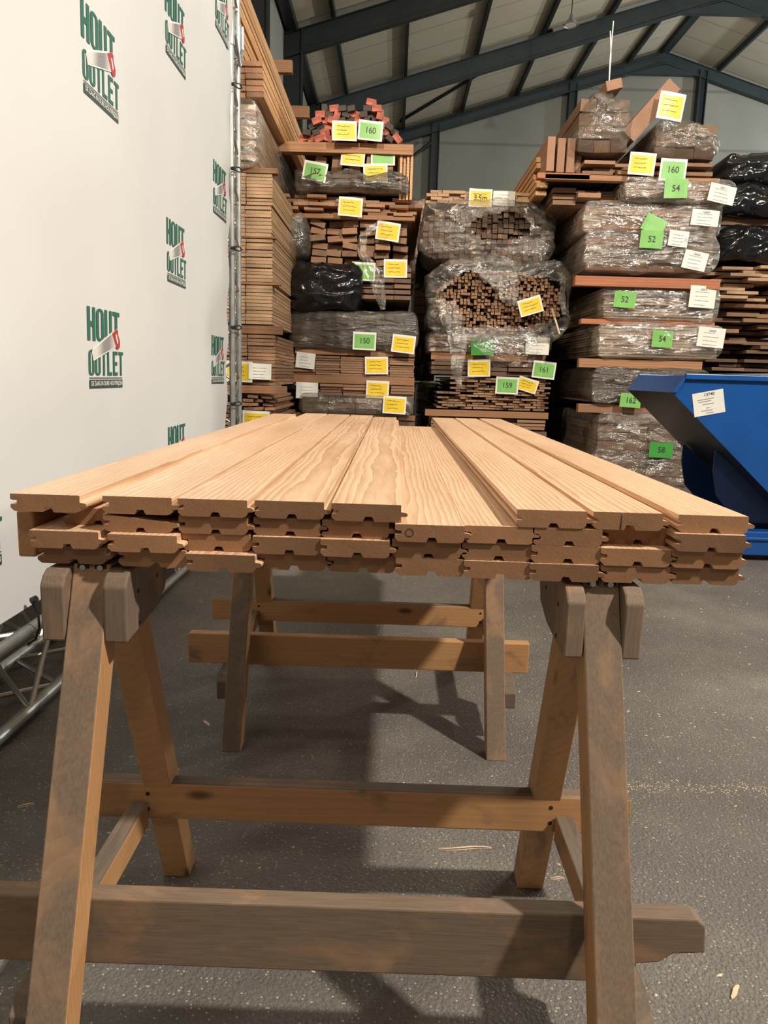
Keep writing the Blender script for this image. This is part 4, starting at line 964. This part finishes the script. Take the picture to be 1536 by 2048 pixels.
bearer('red-marked crossbeam at the left shoulder of the right stack', (1075, 1180, 346, 358), YD, 0.1, 'bearer_red')
pack('wide planks with pale ends and light sides across the right stack under the film lumps', (1178, 1432, 322, 350), YD, 4, 3, M['pack'], L=4.5, jy=0.10, jx=0.04, gap=0.25, brick=0.3, stickers=[(1284, 328, 'Y', None, -3, .285, .235, YD-.1), (1346, 340, 'G', '160', -2, .285, .235, YD-.1)])
bearer('brown crossbeam under the wide planks of the right stack', (1090, 1440, 352, 363), YD, 0.1)
pack('thin bundle in shiny clear film with a green sheet and folded white label', (1250, 1462, 366, 402), YD-0.05, 2, 5, M['pack'], L=4.2, film_='film_white', fd=2.0, stickers=[(1352, 377, 'F', '54', 2, .25, .2), (1444, 388, 'W', '18411', -8, .3, .19)])
pack('dark planks left under the thin shiny bundle of the right stack', (1110, 1250, 370, 408), YD+0.1, 3, 3, M['pack'], L=4.4, jy=0.15, gap=0.25)
pack('film-wrapped board bundle with bright tilted green sheet, right stack', (1168, 1436, 413, 468), YD, 2, 6, M['pack'], L=4.2, film_='film_white', fd=3.0, famp=0.04, stickers=[(1308, 450, 'F', None, -24, .24, .19), (1410, 436, 'W', '18409', -3, .3, .17)])
pack('sagging film-wrapped board bundle with two white labels, right stack', (1172, 1428, 472, 543), YD-0.03, 2, 8, M['pack_dark'], L=4.2, film_='film_white', fd=3.0, famp=0.05, stickers=[(1303, 479, 'F', '52', -1, .25, .19), (1357, 477, 'W', None, -4, .22, .17), (1390, 521, 'W', '18404', -10, .26, .20)])
bearer('long reddish crossbeam in the middle of the right stack', (1150, 1441, 555, 575), YD-0.12, 0.12, 'bearer_red')
pack('layered boards in clear film with number sheets, upper of two neat bundles', (1208, 1432, 577, 640), YD, 1, 11, M['pack_light'], L=4.2, gap=0.3, jx=0.01, jy=0.02, film_='film_white', fd=1.5, famp=0.025, stickers=[(1250, 599, 'F', '52', -2, .25, .18), (1405, 594, 'W', '18413', -1, .30, .24)])
bearer('reddish crossbeam between the two neat bundles of the right stack', (1162, 1430, 641, 651), YD, 0.1, 'bearer_red')
pack('layered boards in clear film with number sheets, lower of two neat bundles', (1197, 1440, 653, 716), YD, 1, 11, M['pack_light'], L=4.2, gap=0.3, jx=0.01, jy=0.02, film_='film_white', fd=1.5, famp=0.03, stickers=[(1325, 678, 'F', '54', -1, .24, .19), (1422, 675, 'W', '18405', -3, .30, .22)])
bearer('dark crossbeam under the lower neat bundle of the right stack', (1158, 1405, 720, 738), YD, 0.1)
pack('dark bundle in smoky film behind the tip of the blue skip', (1186, 1410, 742, 808), YD, 2, 7, M['pack_dark'], L=4.2, film_='film_dark', fd=3.0, stickers=[(1261, 801, 'F', '162', -2, .25, .16)])
bearer('brown crossbeam beneath the smoky bundle behind the skip', (1156, 1400, 811, 828), YD, 0.1)
pack('tall bundle in crinkled clear film low behind the blue skip belly', (1194, 1398, 832, 948), YD-0.03, 2, 9, M['pack_dark'], L=4.2, film_='film_dense', fd=3.0, famp=0.05, stickers=[(1322, 900, 'D', '58', 0, .27, .18), (1385, 876, 'W', None, -8, .2, .15)], zb=0.12)
bearer('floor bearer under the crinkled film bundle behind the skip', (1196, 1396, 957, 985), YD, 0.1)
# side faces of the stacks glimpsed between middle and right stack

pack('dark board bundle far behind, glimpsed in gaps left of the blue skip', (985, 1425, 560, 900), 13.9, 5, 14, M['pack_dark'], L=3.0, zb=0.0)
# ------------------------------------------------------------------ stack E: far right
YE = 10.2
black_lump('bundle under black plastic, top of the stack at the right picture edge', (1448, 1640, 312, 372), YE, 2.5, 11, 0.06)
black_lump('bundle under loose black plastic, second from the top at the right picture edge', (1440, 1640, 374, 432), YE-0.1, 2.5, 17, 0.06)
bearer('short crossbeam with reddish end between black plastic bundles at the right edge', (1440, 1640, 434, 452), YE, 0.1, 'bearer')
black_lump('bundle under glinting black plastic above the staggered planks at the right edge', (1436, 1640, 456, 524), YE, 2.5, 23, 0.08)
pack('staggered light planks poking out at different lengths, right picture edge', (1446, 1640, 527, 600), YE-0.3, 3, 8, M['pack_light'], L=4.0, jy=0.35, jx=0.03, gap=0.35, brick=0.4)
pack('staggered wide planks under the light ones, right picture edge', (1440, 1640, 603, 668), YE-0.25, 3, 6, M['pack'], L=4.0, jy=0.35, jx=0.03, gap=0.3, brick=0.5)
pack('staggered dark planks just above the blue skip, right picture edge', (1440, 1640, 672, 745), YE-0.25, 3, 8, M['pack_dark'], L=4.0, jy=0.3, jx=0.04, gap=0.3, brick=0.4)
pack('lowest planks at the right picture edge behind the blue skip', (1440, 1640, 749, 960), YE, 3, 12, M['pack'], L=4.0, jy=0.1, gap=0.2, zb=0.0)
